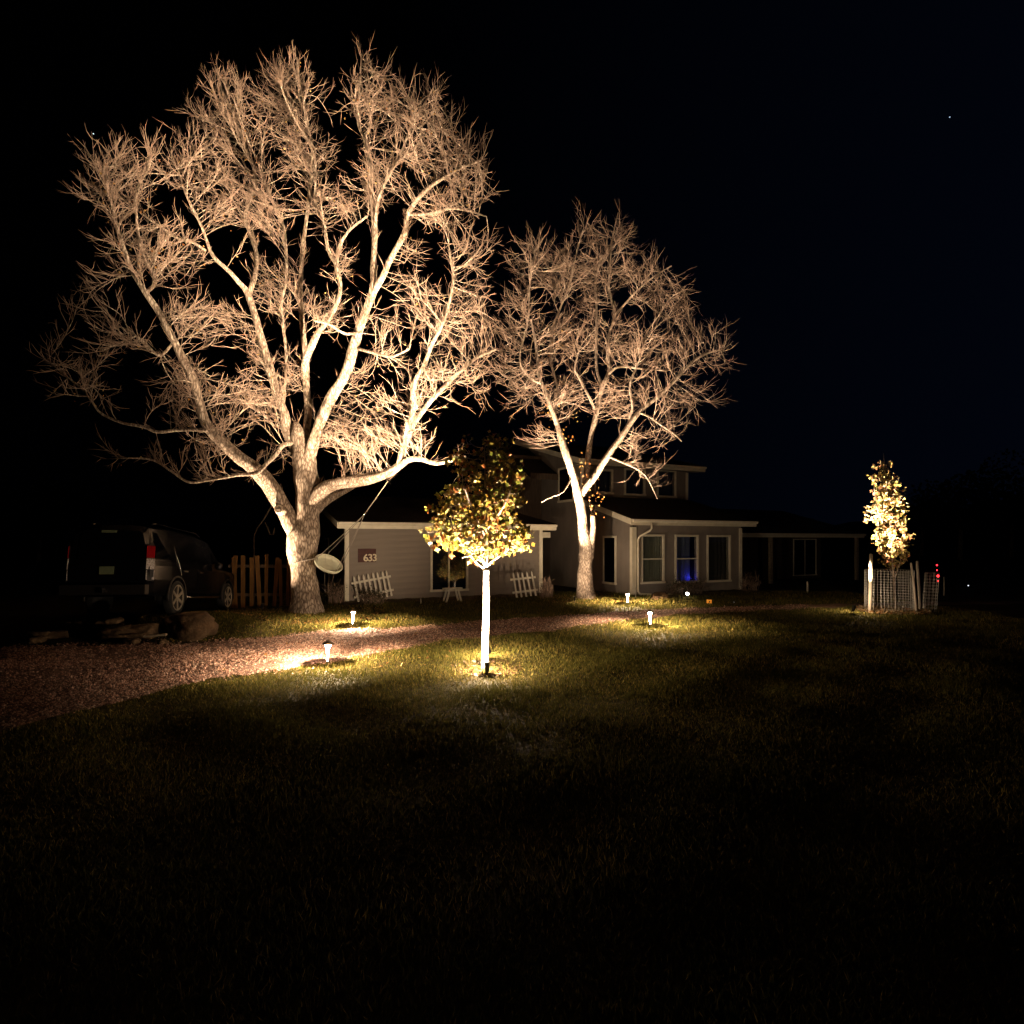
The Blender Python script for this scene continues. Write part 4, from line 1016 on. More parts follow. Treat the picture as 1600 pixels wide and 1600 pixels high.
# far right wing: porch with posts and dark wall
S3 = 25.8
roof(S1 + .3, S3, 0.0, 2.38, 5.0, 3.78, fascia_h=.22, rake_left=False)
b = MB(); b.box(S1, S3 - .3, 2.2, 2.34, 0, 2.55); b.build("wall", M['darkwall'], house)
b = MB(); b.prism([(S1 + .2, 2.0, 2.4), (S3 - .2, 2.0, 2.4), (S3 - .2, 5.2, 3.6), (S1 + .2, 5.2, 3.6)], (0, 0, .05)); b.build("ceiling", M['darkwall'], house)
for px in (1204,):
    s = s_at(px, .15); b = MB(); b.box(s - .07, s + .07, .08, .22, 0, 2.17); b.build("porch_post", M['greywood'], house)
b = MB(); b.box(S3 - .4, S3 - .26, .08, .22, 0, 2.17); b.build("porch_post", M['greywood'], house)
a, c = s_at(1239, 2.2), s_at(1275, 2.2); z0, z1 = z_at(900, a, 2.2), z_at(842, a, 2.2)
window('front', a, c, z0, z1, 2.2, .05, mulls=((a + c) / 2,))
b = MB(); b.box(a, c, 2.205, 2.206, z0, z1)
for o in bpy.data.objects:
    if o.name.startswith("pane") and o.parent and abs(o.location[1] - 2.245) < .02: o.location[1] = 2.19; o.data.materials[0] = M['carglass']
# house number
pn, pz1, pz0 = s_at(559, 0), z_at(857.5, .5, 0), z_at(878.5, .5, 0); pn1 = s_at(587, 0)
sg = empty("house_number_sign", house.matrix_basis @ Vector((pn, -.035, pz0)) if False else (AX + cu * pn + su * .035, AY + su * pn - cu * .035, pz0), (0, 0, TH))
tag(sg, "small dark red number plaque reading 633 on the left wing wall", "sign")
b = MB(); b.box(0, pn1 - pn, -.02, .012, 0, pz1 - pz0); b.build("board", M['plaque'], sg)
for i, chh in enumerate("633"):
    cv = bpy.data.curves.new("digit", 'FONT'); cv.body = chh; cv.size = .33; cv.extrude = .006; cv.offset = .006; cv.resolution_u = 4
    tmp = bpy.data.objects.new("tmp", cv); dg = bpy.context.evaluated_depsgraph_get(); me = bpy.data.meshes.new_from_object(tmp.evaluated_get(dg) if False else tmp)
    me.materials.clear(); me.materials.append(M['digit']); bpy.data.objects.remove(tmp)
    o = link("digit", me, sg); o.rotation_euler = (math.radians(90), 0, 0); o.location = (.165 + i * .145, -.028, .035)

# yard along the house --------------------------------------------------
bed = MB(); 
def hw(s, t, z=0): return (AX + cu * s - su * t, AY + su * s + cu * t, z)
def bed_strip(name, s0, s1, t0, t1, label):
    n = 24; b = MB(); v = []
    for i in range(n + 1):
        s = s0 + (s1 - s0) * i / n
        for j in range(5):
            t = t0 + (t1 - t0) * j / 4 + (.08 * math.sin(i * 1.9) if j == 0 else 0)
            x, y, _ = hw(s, t); v.append((x, y, float(gz(x, y)) + (.006 if j in (0,) else .05 + .02 * math.sin(i * 2.3 + j))))
    f = [(i * 5 + j, (i + 1) * 5 + j, (i + 1) * 5 + j + 1, i * 5 + j + 1) for i in range(n) for j in range(4)]
    b.add(v, f); o = b.build(name, M['mulch'], None, True); tag(o, label, kind="structure"); return o
bed_strip("planting_bed", -.2, 7.3, -.9, -.04, "dark mulch bed along the left wing")
bed_strip("planting_bed", 10.3, 15.3, T0 - 1.1, T0 - .05, "dark mulch bed under the three right windows")

# leaning picket panels
def picket_panel(px0, px1, py0, py1, n, Y, lean, tilt, label, yaw):
    a = P(px0, py1, Y); wd = (px1 - px0) / F * Y; h = (py1 - py0) / F * Y
    o = empty("picket_panel", (a[0], Y, float(gz(a[0], Y)) + .02), (math.radians(-lean), tilt, yaw)); tag(o, label, "picket fence", "white picket panels leaning on the house")
    w = 0.062; b = MB(); b.prism([(-w / 2, 0, 0), (w / 2, 0, 0), (w / 2, 0, h - .08), (0, 0, h), (-w / 2, 0, h - .08)], (0, .018, 0)); me = b.mesh("picket", M['white'])
    for i in range(n):
        p = link("picket", me, o); p.location = (wd * (i + .5) / n, 0, R.uniform(-.01, .01)); p.rotation_euler = (0, R.uniform(-.02, .02), 0)
    for z in (h * .22, h * .74):
        b = MB(); b.box(-.03, wd + .03, .0185, .05, z - .035, z + .035); b.build("rail", M['white'], o)
    return o
picket_panel(557, 617, 902, 945, 8, 18.35, 14, math.radians(-9), "white picket panel leaning on the wall below the number plaque", TH)
picket_panel(804, 846, 898, 938, 5, 19.9, 14, math.radians(-4), "white picket panel leaning near the cream corner post of the left wing", TH)
# A-frame bench under the window
bq = P(707, 943, 18.9); be = empty("sawhorse", (bq[0], 18.9, 0), (0, 0, TH)); tag(be, "small pale sawhorse under the left wing window", "sawhorse")
b = MB(); b.box(-.32, .32, -.09, .09, .42, .46); b.build("beam", M['white'], be)
for sx_ in (-1, 1):
    for k in (-.28, .02):
        b = MB(); x0 = sx_ * .14; b.prism([(x0 - .03, k + .12, .42), (x0 + .03, k + .12, .42), (x0 + sx_ * .12 + .03, k + .12, 0), (x0 + sx_ * .12 - .03, k + .12, 0)], (0, .03, 0)); b.build("leg", M['white'], be)

def shrub(px, py, Y, wd, h, n, m_leaf, label, leafn=600, tone=((.05, .055, .02), (.08, .06, .03)), twigs=40, size=.04):
    q = P(px, py, Y); z = float(gz(q[0], Y)); o = empty("shrub", (q[0], Y, z)); tag(o, label, "shrub")
    b = MB()
    tips = []
    for i in range(twigs):
        a = R.uniform(0, 6.28); r = R.uniform(.1, 1) * wd / 2; hh = h * R.uniform(.55, 1)
        bx_, by_ = .45 * wd * R.uniform(-.7, .7), .3 * wd * R.uniform(-.7, .7)
        p = [(bx_, by_, 0), (bx_ + r * .35 * math.cos(a), r * .35 * math.sin(a), hh * .45), (bx_ * .6 + r * .8 * math.cos(a), r * .8 * math.sin(a), hh * R.uniform(.45, 1))]
        b.tube(spline([[*c, .007 - .002 * k] for k, c in enumerate(p)], .1)[:, :3], .006, 4, cap=False); tips += p[1:]
        for _ in range(3):
            s = np.array(p[2]) * R.uniform(.5, 1); e = s + np.array([R.gauss(0, .1), R.gauss(0, .1), R.uniform(.02, .2)]); b.tube([s, e], .004, 3, cap=False); tips.append(tuple(e))
    tag(b.build("stems", M['twig'], o), kind="stuff")
    if leafn:
        t = np.array(tips); c = t[rng.integers(0, len(t), leafn)] + rng.normal(0, .07, (leafn, 3)); c[:, 2] = np.abs(c[:, 2])
        v, f, col = leaf_mesh(c, size, tone); tag(fast_mesh("foliage", v, f, M['leaf'], o, col=col), kind="stuff")
    return o
shrub(583, 945, 17.9, 1.0, .45, 30, None, "low dark shrub in front of the left white picket panel", 900)
shrub(853, 938, 19.9, .7, .85, 30, None, "dry twiggy shrub beside the right white picket panel", 60, ((.2, .14, .06), (.15, .1, .05)), 46)
shrub(1060, 932, 20.9, 1.1, .62, 30, None, "dark leafy shrub beneath the blue lit window", 1100, ((.04, .05, .018), (.09, .07, .03)))
shrub(1086, 932, 21.4, .8, .6, 30, None, "bushy brown green shrub right of the small white lamp", 700, ((.06, .05, .02), (.10, .07, .03)))
shrub(1172, 925, 22.6, .9, .85, 30, None, "sparse shrub beside the right corner board of the house", 160, ((.12, .10, .06), (.08, .08, .03)))
shrub(525, 948, 18.2, .8, .9, 30, None, "dim weedy shrub left of the cream corner of the left wing", 260, ((.05, .04, .02), (.04, .035, .015)))

def rock(px, py, Y, sx_, sy_, sz_, label, seed, name="rock", grp=None, zadd=0, mat='rock'):
    q = P(px, py, Y); z = float(gz(q[0], Y))
    bm = bmesh.new(); bmesh.ops.create_icosphere(bm, subdivisions=4, radius=1)
    r = np.random.default_rng(seed); ph = r.uniform(0, 6.28, 12)
    for vv in bm.verts:
        c = vv.co; k = 1 + .16 * math.sin(3 * c.x + ph[0] + 2 * c.y) + .11 * math.sin(5 * c.y + ph[1] + 3 * c.z) + .07 * math.sin(9 * c.x + ph[2]) * math.sin(8 * c.z + ph[3]) + .03 * math.sin(19 * c.x + 17 * c.y + ph[4])
        c *= k; c.x = max(min(c.x, .88), -.9); c.z = min(c.z, .78 + .12 * c.x)
        vv.co = Vector((c.x * sx_, c.y * sy_, c.z * sz_))
    me = bpy.data.meshes.new(name); bm.to_mesh(me); bm.free(); me.materials.append(M[mat])
    me.polygons.foreach_set("use_smooth", [True] * len(me.polygons))
    o = link(name, me); o.location = (q[0], Y, z + sz_ * .35 + zadd); o.rotation_euler = (0, 0, r.uniform(-.4, .4)); tag(o, label, "rock", grp); return o
G = "rocks edging the drive"
rock(298, 1000, 11.7, .62, .40, .36, "large rounded boulder nearest the fence end of the drive edge", 2, grp=G)
rock(207, 1003, 11.5, .55, .34, .20, "long flat topped rock left of the rounded boulder", 5, grp=G)
rock(172, 998, 11.8, .30, .25, .20, "medium rock left of the long flat rock", 11, grp=G)
rock(255, 1004, 11.1, .10, .10, .08, "small stone between the flat rock and the rounded boulder", 8, grp=G)
rock(205, 1006, 11.05, .18, .12, .09, "low broken rock in front of the long flat rock", 9, grp=G)
rock(80, 1004, 11.5, .42, .25, .12, "low slab like rock at the far left end of the row", 14, grp=G)
rock(58, 1004, 11.2, .13, .12, .10, "small pale stone at the left tip of the low slab", 15, grp=G)
rock(120, 1000, 11.9, .30, .2, .13, "dark low rock between the slab and the medium rock", 17, grp=G)
rock(1030, 931, 19.6, .30, .25, .22, "reddish rock beside the end of the downspout drain", 4)
pl = P(243, 995, 11.0); b = MB(); b.box(-.2, .2, -.04, .04, 0, .03); o = b.build("plank", M['greywood']); o.location = (pl[0], 11.0, float(gz(pl[0], 11)) + .17); o.rotation_euler = (.1, -.06, .1); tag(o, "short pale plank lying between the two large boulders", "plank")

# rustic board fence left of the big tree
FY = 17.1
fq = P(395, 948, FY); fe = empty("board_fence", (fq[0], FY, 0)); tag(fe, "rustic fence of raw wooden boards with wide gaps left of the big tree", "fence")
for (px, top, bot, wpx, tilt) in ((363, 868, 950, 6.5, .06), (368.5, 871, 951, 6, -.03), (380, 868, 952, 6.5, 0.0), (393.5, 871, 947, 6, .0), (406.5, 868, 949, 6.2, -.06), (416, 866, 946, 5, .01), (429, 871, 948, 6, .07), (449, 872, 947, 5, .03), (440, 874, 947, 5, -.02), (456, 872, 947, 5, .0)):
    a = P(px, top, FY); h = (bot - top) / F * FY; w_ = wpx / F * FY
    b = MB(); b.box(-w_ / 2, w_ / 2, -.01, .012, 0, h); o = b.build("board", M['fencewood'], fe); o.location = (a[0] - fq[0], R.uniform(-.03, 0), a[2] - h + 0.0); o.rotation_euler = (R.uniform(-.02, .02), tilt, 0)
for z in (.35, 1.2):
    b = MB(); b.box(-.75, 1.2, .03, .07, z, z + .09); b.build("rail", M['darkwall'], fe)
for x in (-.7, 1.1):
    b = MB(); b.box(x, x + .09, .075, .16, 0, 1.35); b.build("post", M['darkwall'], fe)
# thin arched pole behind it
q0 = P(397, 946, 17.8); ar = empty("garden_arch", (q0[0], 17.8, 0)); tag(ar, "faint thin curved garden arch behind the board fence", "arch")
b = MB(); b.tube([np.array(P(px, py, 17.8)) - np.array([q0[0], 17.8, 0]) for px, py in ((397, 946), (397, 880), (397, 838), (402, 825), (412, 812), (420, 798), (428, 785))], .022, 8); b.build("pole", M['darkwall'], ar, True)
b = MB(); b.tube([np.array(P(px, py, 17.8)) - np.array([q0[0], 17.8, 0]) for px, py in ((414, 816), (419, 826), (422, 835), (427, 835), (429, 824))], .025, 8); b.build("brace", M['darkwall'], ar, True)

# ------------------------------------------------------------------ saucer swing
dc = P(513.5, 880.5, 15.5); sw = empty("saucer_swing", dc); tag(sw, "round pale saucer swing hanging tilted beside the big trunk", "swing")
ax = Vector((0.50, -0.36, 0.78)).normalized(); qm = ax.to_track_quat('Z', 'Y').to_matrix().to_4x4(); RD = .375
b = MB(); b.lathe([(.02, -.085), (RD * .7, -.08), (RD * .97, -.06), (RD, 0), (RD * .985, .035), (RD * .955, .035), (RD * .94, -.02), (RD * .7, -.055), (.02, -.06)], 44, qm); b.build("dish", M['dish'], sw, True)
b = MB(); b.tube([tuple(qm @ Vector((RD * math.cos(a), RD * math.sin(a), .02))) for a in np.linspace(0, 6.283, 45)], .016, 8, cap=False); b.build("rim", M['dish'], sw, True)
ring = P(570, 803, 15.1) - dc; top = P(606, 752, 15.0) - dc
def seg(n, a, c, r=.009, sag=.0):
    a = np.array(a); c = np.array(c); b = MB(); m = (a + c) / 2 + np.array([0, 0, -sag]); b.tube(spline([[*a, r], [*m, r], [*c, r]], .1)[:, :3], r, 6); b.build(n, M['rope'], sw, True)
seg("hanging_rope", ring, top, .012)
b = MB(); b.tube([ring - (top - ring) * .02 , ring + (top - ring) * .08], .024, 8); b.build("rope_ring", M['steel'], sw, True)
for a in (2.7, 1.2, -.3, -1.6):
    e = np.array(qm @ Vector((RD * math.cos(a), RD * math.sin(a), .03))); seg("strand", e, ring, .007, .02)
e = np.array(qm @ Vector((-RD * 1.0, 0, 0))); tr = np.array(base1) + np.array([-.36, -.34, 1.28]) - dc
b = MB(); cpt = [e, P(496, 872, 15.42) - dc, P(485, 874, 15.50) - dc, P(470, 877, 15.47) - dc, P(459, 880, 15.55) - dc]; b.tube(cpt, .009, 6); b.build("tie_cord", M['rope'], sw, True)
b = MB(); b.tube([P(509, 862, 15.5) - dc, P(507, 900, 15.6) - dc, P(508, 925, 15.6) - dc], .003, 5); b.build("loose_cord", M['rope'], sw, True)

# ------------------------------------------------------------------ vehicle
def suv():
    rx, ry = -7.65 - .0, 13.04
    yaw = math.atan2(8.03 - 7.65, 16.13 - 13.04)
    o = empty("parked_suv", (rx - .80 * math.cos(yaw), ry - .80 * math.sin(yaw), float(gz(rx, ry)) + .0), (math.radians(-5.2), 0, yaw)); o.scale = (.86, 1, 1)
    tag(o, "dark full size utility vehicle parked left of the board fence", "car")
    # stations: y, half width bottom, z bottom, half width belt, z belt, half width roof, z roof
    st = [(-1.22, .86, .55, .90, 1.08, .70, 1.12), (-1.20, .90, .46, .93, 1.12, .72, 1.78), (-1.05, .95, .42, .97, 1.16, .76, 1.90), (-.3, .96, .42, .99, 1.17, .78, 1.94), (1.2, .96, .42, .99, 1.16, .79, 1.93),
          (2.0, .96, .42, .99, 1.14, .77, 1.86), (2.75, .96, .42, .98, 1.12, .80, 1.14), (3.7, .93, .42, .95, 1.05, .78, 1.07), (3.95, .84, .48, .86, .92, .70, .95)]
    vs = []; 
    for (y, hb, zb, hm, zm, hr, zr) in st:
        half = [(hb * .93, zb), (hb, zb + .07), (hm, zb + .35), (hm, zm - .1), (hm - .03, zm), (hr + .03, zr - .06), (hr - .05, zr - .01), (hr * .5, zr + .02)]
        vs.append([(x, y, z) for x, z in half] + [(-x, y, z) for x, z in half[::-1]])
    k = len(vs[0]); b = MB(); f = []
    for i in range(len(vs) - 1):
        for j in range(k): f.append((i * k + j, i * k + (j + 1) % k, (i + 1) * k + (j + 1) % k, (i + 1) * k + j))
    f.append(tuple(range(k))[::-1]); f.append(tuple(range((len(vs) - 1) * k, len(vs) * k))); b.add(np.array(vs).reshape(-1, 3), f)
    body = b.build("body", M['carpaint'], o, False)
    def sidequad(n, y0, y1, z0, z1, m, s=1, par=o, lift=.012, y0t=None, y1t=None):
        def xx(z): return .965 - (z - 1.12) * .245 + lift
        y0t = y0 if y0t is None else y0t; y1t = y1 if y1t is None else y1t
        b = MB(); p = [(s * xx(z0), y0, z0), (s * xx(z0), y1, z0), (s * xx(z1), y1t, z1), (s * xx(z1), y0t, z1)]; b.prism(p, (-s * .02, 0, 0)); return b.build(n, m, par)
    for s in (1, -1):
        sidequad("side_window", -.98, -.12, 1.22, 1.78, M['carglass'], s, y0t=-.92)
        for (y0, y1, y1t) in ((-.02, .95, .95), (1.04, 2.35, 1.85)):
            sidequad("side_window", y0, y1, 1.20, 1.78, M['carglass'], s, y1t=y1t)
        for (y0, y1) in ((.18, 1.0), (1.03, 2.25)):
            d = MB(); X = s * .992; d.box(min(X, X + s * .012), max(X, X + s * .012), y0, y1, .62, 1.06); dd = d.build("door", M['carpaint'], o)
            h = MB(); h.box(min(X + s * .012, X + s * .05), max(X + s * .012, X + s * .05), y0 + .06, y0 + .26, .97, 1.01); h.build("handle", M['steel'], dd)
        rb = MB(); rb.tube([(s * 1.0, .48, .40), (s * 1.03, .6, .38), (s * 1.03, 2.3, .38), (s * 1.0, 2.45, .40)], .028, 8); rb.build("running_board", M['steel'], o, True)
        mrb = MB(); mrb.lathe([(.03, 0), (.10, .03), (.11, .12), (.09, .18), (.02, .19)], 12, Matrix.Translation((s * 1.10, 2.22, 1.2)) @ Matrix.Rotation(math.pi / 2, 4, 'X')); mrb.build("wing_mirror", M['carpaint'], o, True)
        rr_ = MB(); rr_.tube([(s * .70, -.8, 1.95), (s * .70, -.6, 2.0), (s * .70, 1.5, 2.0), (s * .70, 1.7, 1.93)], .018, 6); rr_.build("roof_rail", M['carpaint'], o, True)
        # tail lights
        t = MB(); t.prism([(s * .90, -1.235, .74), (s * .99, -1.14, .74), (s * .985, -1.12, 1.44), (s * .94, -1.14, 1.55), (s * .86, -1.21, 1.46)][:5], (-s * .015, .06, 0)); tl = t.build("tail_light", M['black'], o)
        for n_, z0, z1, mm_ in (("red_lens", 1.22, 1.47, 'redlens'), ("clear_lens", .98, 1.20, 'clearlens'), ("lower_lens", .76, .96, 'clearlens')):
            q = MB(); q.prism([(s * .875, -1.245, z0), (s * .998, -1.135, z0), (s * .990, -1.118, z1), (s * .875, -1.232, z1)], (-s * .004, .03, 0)); q.build(n_, M[mm_], tl)
        # wheels
        for y in (0.0, 3.12):
            r_ = .385; W = MB(); Mx = Matrix.Translation((s * .80, y, r_)) @ Matrix.Rotation(s * math.pi / 2, 4, 'Y')
            W.lathe([(r_ * .70, -.02), (r_ * .96, 0), (r_, .04), (r_, .17), (r_ * .96, .205), (r_ * .76, .215), (r_ * .74, .19)], 36, Mx); wo = W.build("wheel", M['tyre'], o, True)
            Q = MB(); Q.lathe([(r_ * .76, .17), (r_ * .76, .212), (r_ * .70, .212), (r_ * .67, .17), (r_ * .66, .10), (.05, .09)], 36, Mx)
            for a in range(6):
                an = a * math.pi / 3; p = []
                for rr_q, hw_ in ((.05, .035), (r_ * .69, .026)):
                    for sg_ in (-1, 1):
                        p.append((rr_q * math.cos(an) - sg_ * hw_ * math.sin(an), rr_q * math.sin(an) + sg_ * hw_ * math.cos(an)))
                poly = [Mx @ Vector((*p[0], .17)), Mx @ Vector((*p[2], .195)), Mx @ Vector((*p[3], .195)), Mx @ Vector((*p[1], .17))]
                dv = (Mx.to_3x3() @ Vector((0, 0, .025))); Q.prism([tuple(q) for q in poly], tuple(dv))
            Q.lathe([(.06, .16), (.06, .20), (.03, .205)], 14, Mx); Q.build("rim", M['rim'], wo, False)
            Z = MB(); Z.tube([(s * .985, y + .45 * math.cos(a), r_ + .02 + .45 * math.sin(a)) for a in np.linspace(-.2, math.pi + .2, 20)], .025, 6); Z.build("wheel_arch", M['black'], o, True)
    b = MB(); b.prism([(-.66, -1.225, 1.18), (.66, -1.225, 1.18), (.62, -1.205, 1.72), (-.62, -1.205, 1.72)], (0, -.012, 0)); b.build("rear_window", M['carglass'], o)
    b = MB(); b.box(-.93, .93, -1.36, -1.19, .46, .66); b.build("rear_bumper", M['black'], o)
    b = MB(); b.box(-.16, .16, -1.252, -1.238, .88, 1.04); b.build("number_plate", M['plate'], o)
    b = MB(); b.box(-.16, .16, -1.235, -1.21, 1.74, 1.79); b.build("brake_light", M['plate'], o)
    b = MB(); b.box(-.03, .03, -1.42, -1.362, .50, .60); b.build("tow_hitch", M['steel'], o)
    b = MB(); b.tube([(.80, -.98, 1.80), (.92, -1.08, 1.4), (.955, -1.10, 1.30)], .010, 6); b.build("pillar_glint", M['steel'], o, True)  # bright strip added for a reflection down the rear pillar
    b = MB(); b.tube([(.80, .0, 1.83), (.90, -.04, 1.45), (.985, .05, 1.15), (.995, .18, .9), (.992, .22, .62)], .009, 6); b.build("door_edge_glint", M['steel'], o, True)  # steel strip standing in for light reflected along the door edge
    return o
suv()

# ------------------------------------------------------------------ garden lights
def path_light(px, py, label, lean, first=[None]):
    Y = 1800.0 / (py - HZ); x = (px - 800) / F * Y; z = float(gz(x, Y))
    if first[0] is None:
        o = empty("path_light", (x, Y, z))
        b = MB(); b.lathe([(.010, -.02), (.012, .04), (.014, .075)], 10); b.build("spike", M['black'], o, True)
        b = MB(); b.lathe([(.011, .076), (.013, .12), (.018, .20), (.026, .28), (.047, .328), (.038, .334)], 20); b.build("glowing_stem", M['lampglow'], o, True)
        b = MB(); b.lathe([(.004, .392), (.045, .382), (.088, .350), (.092, .352), (.09, .360), (.05, .392), (.012, .404), (.006, .412)], 24); b.build("cap", M['copper'], o, True)
        b = MB(); b.tube([(0, 0, .332), (0, 0, .385)], .0025, 8); b.build("cap_pin", M['black'], o)
        point("path_lamp", (0, 0, .357), W_PATH, o, (1.0, .72, .46), .004).location = (0.0, -0.016, .364)
        first[0] = o
    else:
        o = copy_tree(first[0]); o.location = (x, Y, z)
    o.rotation_euler = (R.uniform(-.03, .03), lean, 0)
    tag(o, label, "garden light", "trumpet shaped path lights along the gravel drive"); return o
path_light(511, 1039, "path light nearest the camera, at the lower left edge of the gravel", .05)
path_light(551, 980, "path light beyond the gravel, right of the big trunk", .04)
path_light(1016, 981, "path light on the near side of the gravel at right", -.02)
path_light(981, 945, "farthest path light, on the lawn before the house corner", -.02)

def uplight(px, py, Y, aims, label, h=.16, scale=1.0, fill=0):
    x = (px - 800) / F * Y; z = float(gz(x, Y)); o = empty("uplight", (x, Y, z)); tag(o, label, "spotlight", "black stake uplights under the trees")
    first = np.array(aims[0][0]) - np.array([x, Y, z + h]); d = Vector([float(c) for c in first]).normalized(); q = d.to_track_quat('Z', 'Y').to_matrix().to_4x4()
    Mx = Matrix.Translation((0, 0, h)) @ q; s = scale
    b = MB(); b.lathe([(.028 * s, -.07 * s), (.036 * s, -.05 * s), (.04 * s, .05 * s), (.046 * s, .052 * s), (.046 * s, .07 * s), (.038 * s, .07 * s), (.036 * s, .045 * s), (.005, .044 * s)], 18, Mx); b.build("lamp_head", M['black'], o, True)
    b = MB(); b.tube([(0, 0, -.03), (0, 0, h - .05)], .011, 8); b.build("stake", M['black'], o, True)
    b = MB(); b.tube([(0, 0, h - .06), Vector((0, 0, h)) - d * .03], .014, 8); b.build("bracket", M['black'], o, True)
    if fill: point('added_fill', tuple(Vector((0, 0, h)) + d * .12 * s), fill, o, WARM, .03)  # bare point lamp added before the lens to brighten nearby lawn and leaves
    b = MB(); b.lathe([(.033 * s, .050 * s), (.033 * s, .054 * s), (.004, .055 * s)], 16, Mx); b.build("lens", M['lens'], o, False)
    for (aim, watt, ang, bld) in aims:  # aims after the first are added wide beams brightening trunks and walls
        dd = (Vector([float(c) for c in aim]) - Vector((x, Y, z + h))).normalized()
        spot("uplight_beam", Vector((x, Y, z + h)) + d * .075 * s, Vector((x, Y, z + h)) + dd * 5, watt, ang, bld, o, radius=.02)
    return o
uplight(763, 1030, 9.7, [(P(530, 440, 15.9), W_TREE_RIGHT, 57, 1), (P(585, 790, 16.5), 1700, 54, 1)], "added black uplight, unseen behind the sapling, lighting the largest tree", fill=260)  # guessed lamp, placed out of sight for how it lights the tree
uplight(410, 963, 15.2, [(P(462, 300, 15.4), W_TREE_LEFT, 66, 1), (P(440, 650, 15.4), 900, 120, 1)], "black uplight at the left foot of the big tree")
uplight(898, 943, 18.4, [(P(930, 450, 18.8), W_TREE2, 84, 1), (P(930, 700, 21), 420, 165, 1)], "black uplight left of the smaller bare tree")
uplight(761, 1053, 8.62, [((-.43, 9.02, 1.6), W_SAPLING, 118, 1)], "black uplight leaning at the foot of the wrapped sapling", .12, 1.0, 340)
uplight(1334, 960, 15.6, [((cb[0] - .25, CY, 4.0), W_COLUMN, 60, 1)], "black uplight left of the wire cage", .17, 1.2, 60)
# black lamp cable snaking from the sapling light
b = MB(); b.tube([(-.40, 8.80, .03), (-.5, 8.72, .035), (-.62, 8.78, .03), (-.75, 8.74, .035), (-.86, 8.8, .02)], .006, 6); o = b.build("cable", M['black'], None, True); tag(o, "black cable curling in the grass at the sapling uplight", "cable")
# small white globe lamp, amber lamp, pale marker posts by the house
q = P(1074, 935, 20.0); o = empty("globe_light", (q[0], 20.0, 0)); tag(o, "small lit white globe lamp in front of the dark shrubs", "garden light")
b = MB(); b.tube([(0, 0, -.02), (0, 0, .10)], .012, 8); b.build("stake", M['black'], o, True)
b = MB(); b.lathe([(.01, .11), (.04, .125), (.052, .16), (.04, .195), (.01, .208)], 14); b.build("globe", M['bulb'], o, True)
q = P(1108, 944, 18.2); o = empty("lantern", (q[0], 18.2, 0)); tag(o, "small square amber lantern on the lawn near the gravel", "lantern")
b = MB(); b.box(-.06, .06, -.05, .05, .03, .14); b.build("lantern_glass", M['amberlamp'], o)
b = MB(); b.box(-.07, .07, -.06, .06, 0, .028); b.build("lantern_base", M['fencewood'], o)
b = MB(); b.box(-.07, .07, -.06, .06, .142, .16); b.build("lantern_top", M['fencewood'], o)
b = MB(); b.box(-.02, .02, -.054, -.0505, .06, .11); b.build("lantern_emblem", M['black'], o)
for px, top, bot, Y, r, lab in ((993, 918, 936, 20.0, .014, "short grey marker peg at the house corner"), (657.5, 936, 944, 18.2, .018, "tiny pale peg on the lawn left of the sawhorse"), (1261.5, 909, 928, 22.0, .035, "pale stub post under the dark far window"), (1475, 902, 931, 21.0, .02, "dim thin post behind the red lights")):
    a = P(px, top, Y); o = empty("marker_post", (a[0], Y, 0)); tag(o, lab, "post"); b = MB(); b.tube([(0, 0, -.02), (.004, 0, a[2] * .5 + .0), (0, 0, max(a[2], .12))], [r, r, r * .9], 8); b.build("shaft", M['pipe'], o, True)
    b = MB(); b.lathe([(r * 1.1, max(a[2], .12)), (r * .8, max(a[2], .12) + .012), (r * .3, max(a[2], .12) + .018)], 8); b.build("post_cap", M['pipe'], o, True)
# thin stick lying over the gravel edge
b = MB(); b.tube([P(562, 990, 12.4), P(566, 1001, 11.6) + [0, 0, .02], P(570, 1009, 11.0)], .006, 5); o = b.build("fallen_twig", M['twig'], None, True)
for vv in o.data.vertices: vv.co.z = float(gz(vv.co.x, vv.co.y)) + .03 + (vv.co.z - vv.co.z)
tag(o, "thin bare stick lying across the gravel edge", "twig")

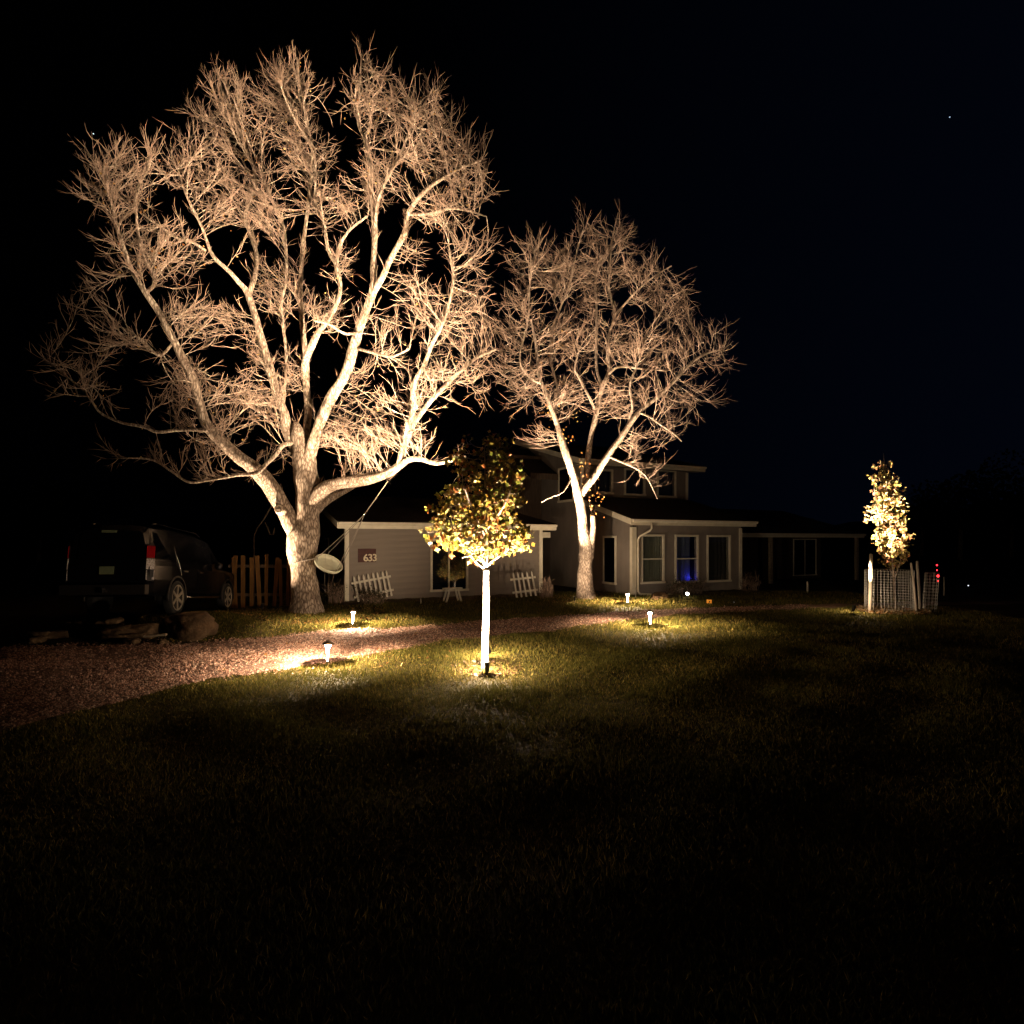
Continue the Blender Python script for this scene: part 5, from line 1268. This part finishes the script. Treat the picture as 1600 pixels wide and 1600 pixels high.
# ------------------------------------------------------------------ far things
hs = MB(); v = []; n = 80
for i in range(n):
    a = -1.2 + 2.4 * i / (n - 1); x, y = 420 * math.sin(a), 420 * math.cos(a); h = 10 + 7 * math.sin(i * .33) + 4 * math.sin(i * .9 + 1) + 26 * max(0, (i - 55) / 25)
    v += [(x, y, -2), (x * 1.02, y * 1.02, h * .7), (x * 1.12, y * 1.12, h)]
hs.add(v, [(3 * i + j, 3 * i + 3 + j, 3 * i + 4 + j, 3 * i + 1 + j) for i in range(n - 1) for j in (0, 1)]); o = hs.build("hills", M['hill'], None, True); tag(o, "low dark hills along the horizon", kind="structure")
def far_tree(px, Y, h, wd, label, seed):
    r = np.random.default_rng(seed); x = (px - 800) / F * Y; o = empty("far_tree", (x, Y, 0)); tag(o, label, "tree", "dark trees beyond the yard")
    b = MB(); b.tube([(0, 0, -.1), (.1, 0, h * .3), (0, .1, h * .6)], [.25, .2, .1], 10); b.build("trunk", M['bark'], o, True)
    n = 1600; d = r.normal(0, 1, (n, 3)); d /= np.linalg.norm(d, axis=1, keepdims=True); d *= (r.random((n, 1)) ** .4) * (1 + .25 * np.sin(5 * d[:, :1] + seed) * np.cos(4 * d[:, 2:]))
    c = np.array([0, 0, h * .62]) + d * np.array([wd / 2, wd / 2, h * .38])
    vv, f, col = leaf_mesh(c, .45, ((.03, .045, .02), (.045, .06, .03))); tag(fast_mesh("crown", vv, f, M['leaf'], o, col=col), kind="stuff")
far_tree(1500, 60, 9, 9, "dim dark tree far beyond the red lights", 3)
far_tree(1580, 70, 13, 12, "tallest dim dark tree at the far right edge", 4)
far_tree(1440, 75, 8, 8, "small dim tree far behind the caged tree", 5)
far_tree(60, 55, 8, 9, "dim dark tree far behind the parked vehicle", 6)
def far_lamp(px, py, Y, r, m, label):
    q = P(px, py, Y); o = empty("yard_lamp", (q[0], Y, 0)); tag(o, label, "lamp"); b = MB(); b.tube([(0, 0, -.1), (0, 0, max(q[2] - r, .1))], r * .35, 6); b.build("pole", M['black'], o, True)
    b = MB(); b.lathe([(r * .2, -r), (r * .9, -r * .5), (r, 0), (r * .8, r * .6), (r * .2, r)], 10, Matrix.Translation((0, 0, float(q[2])))); b.build("bulb", m, o, True)
far_lamp(1513, 915, 24, .026, M['farlight'], "tiny distant white light right of the red lights")
far_lamp(1147, 941, 18.5, .012, M['farlight'], "tiny pale glint lamp on the lawn right of the amber lantern")
def star(px, py, label):
    Y = 2000; q = P(px, py, Y); b = MB(); b.lathe([(.3, -1.9), (1.6, -1), (2.1, 0), (1.6, 1), (.3, 1.9)], 8); o = b.build("star", M['star'], None, True); o.location = q; tag(o, label, "star")
star(1484, 183, "single faint star in the upper right sky")
star(146, 209, "faint star above the far left crown of the big tree")
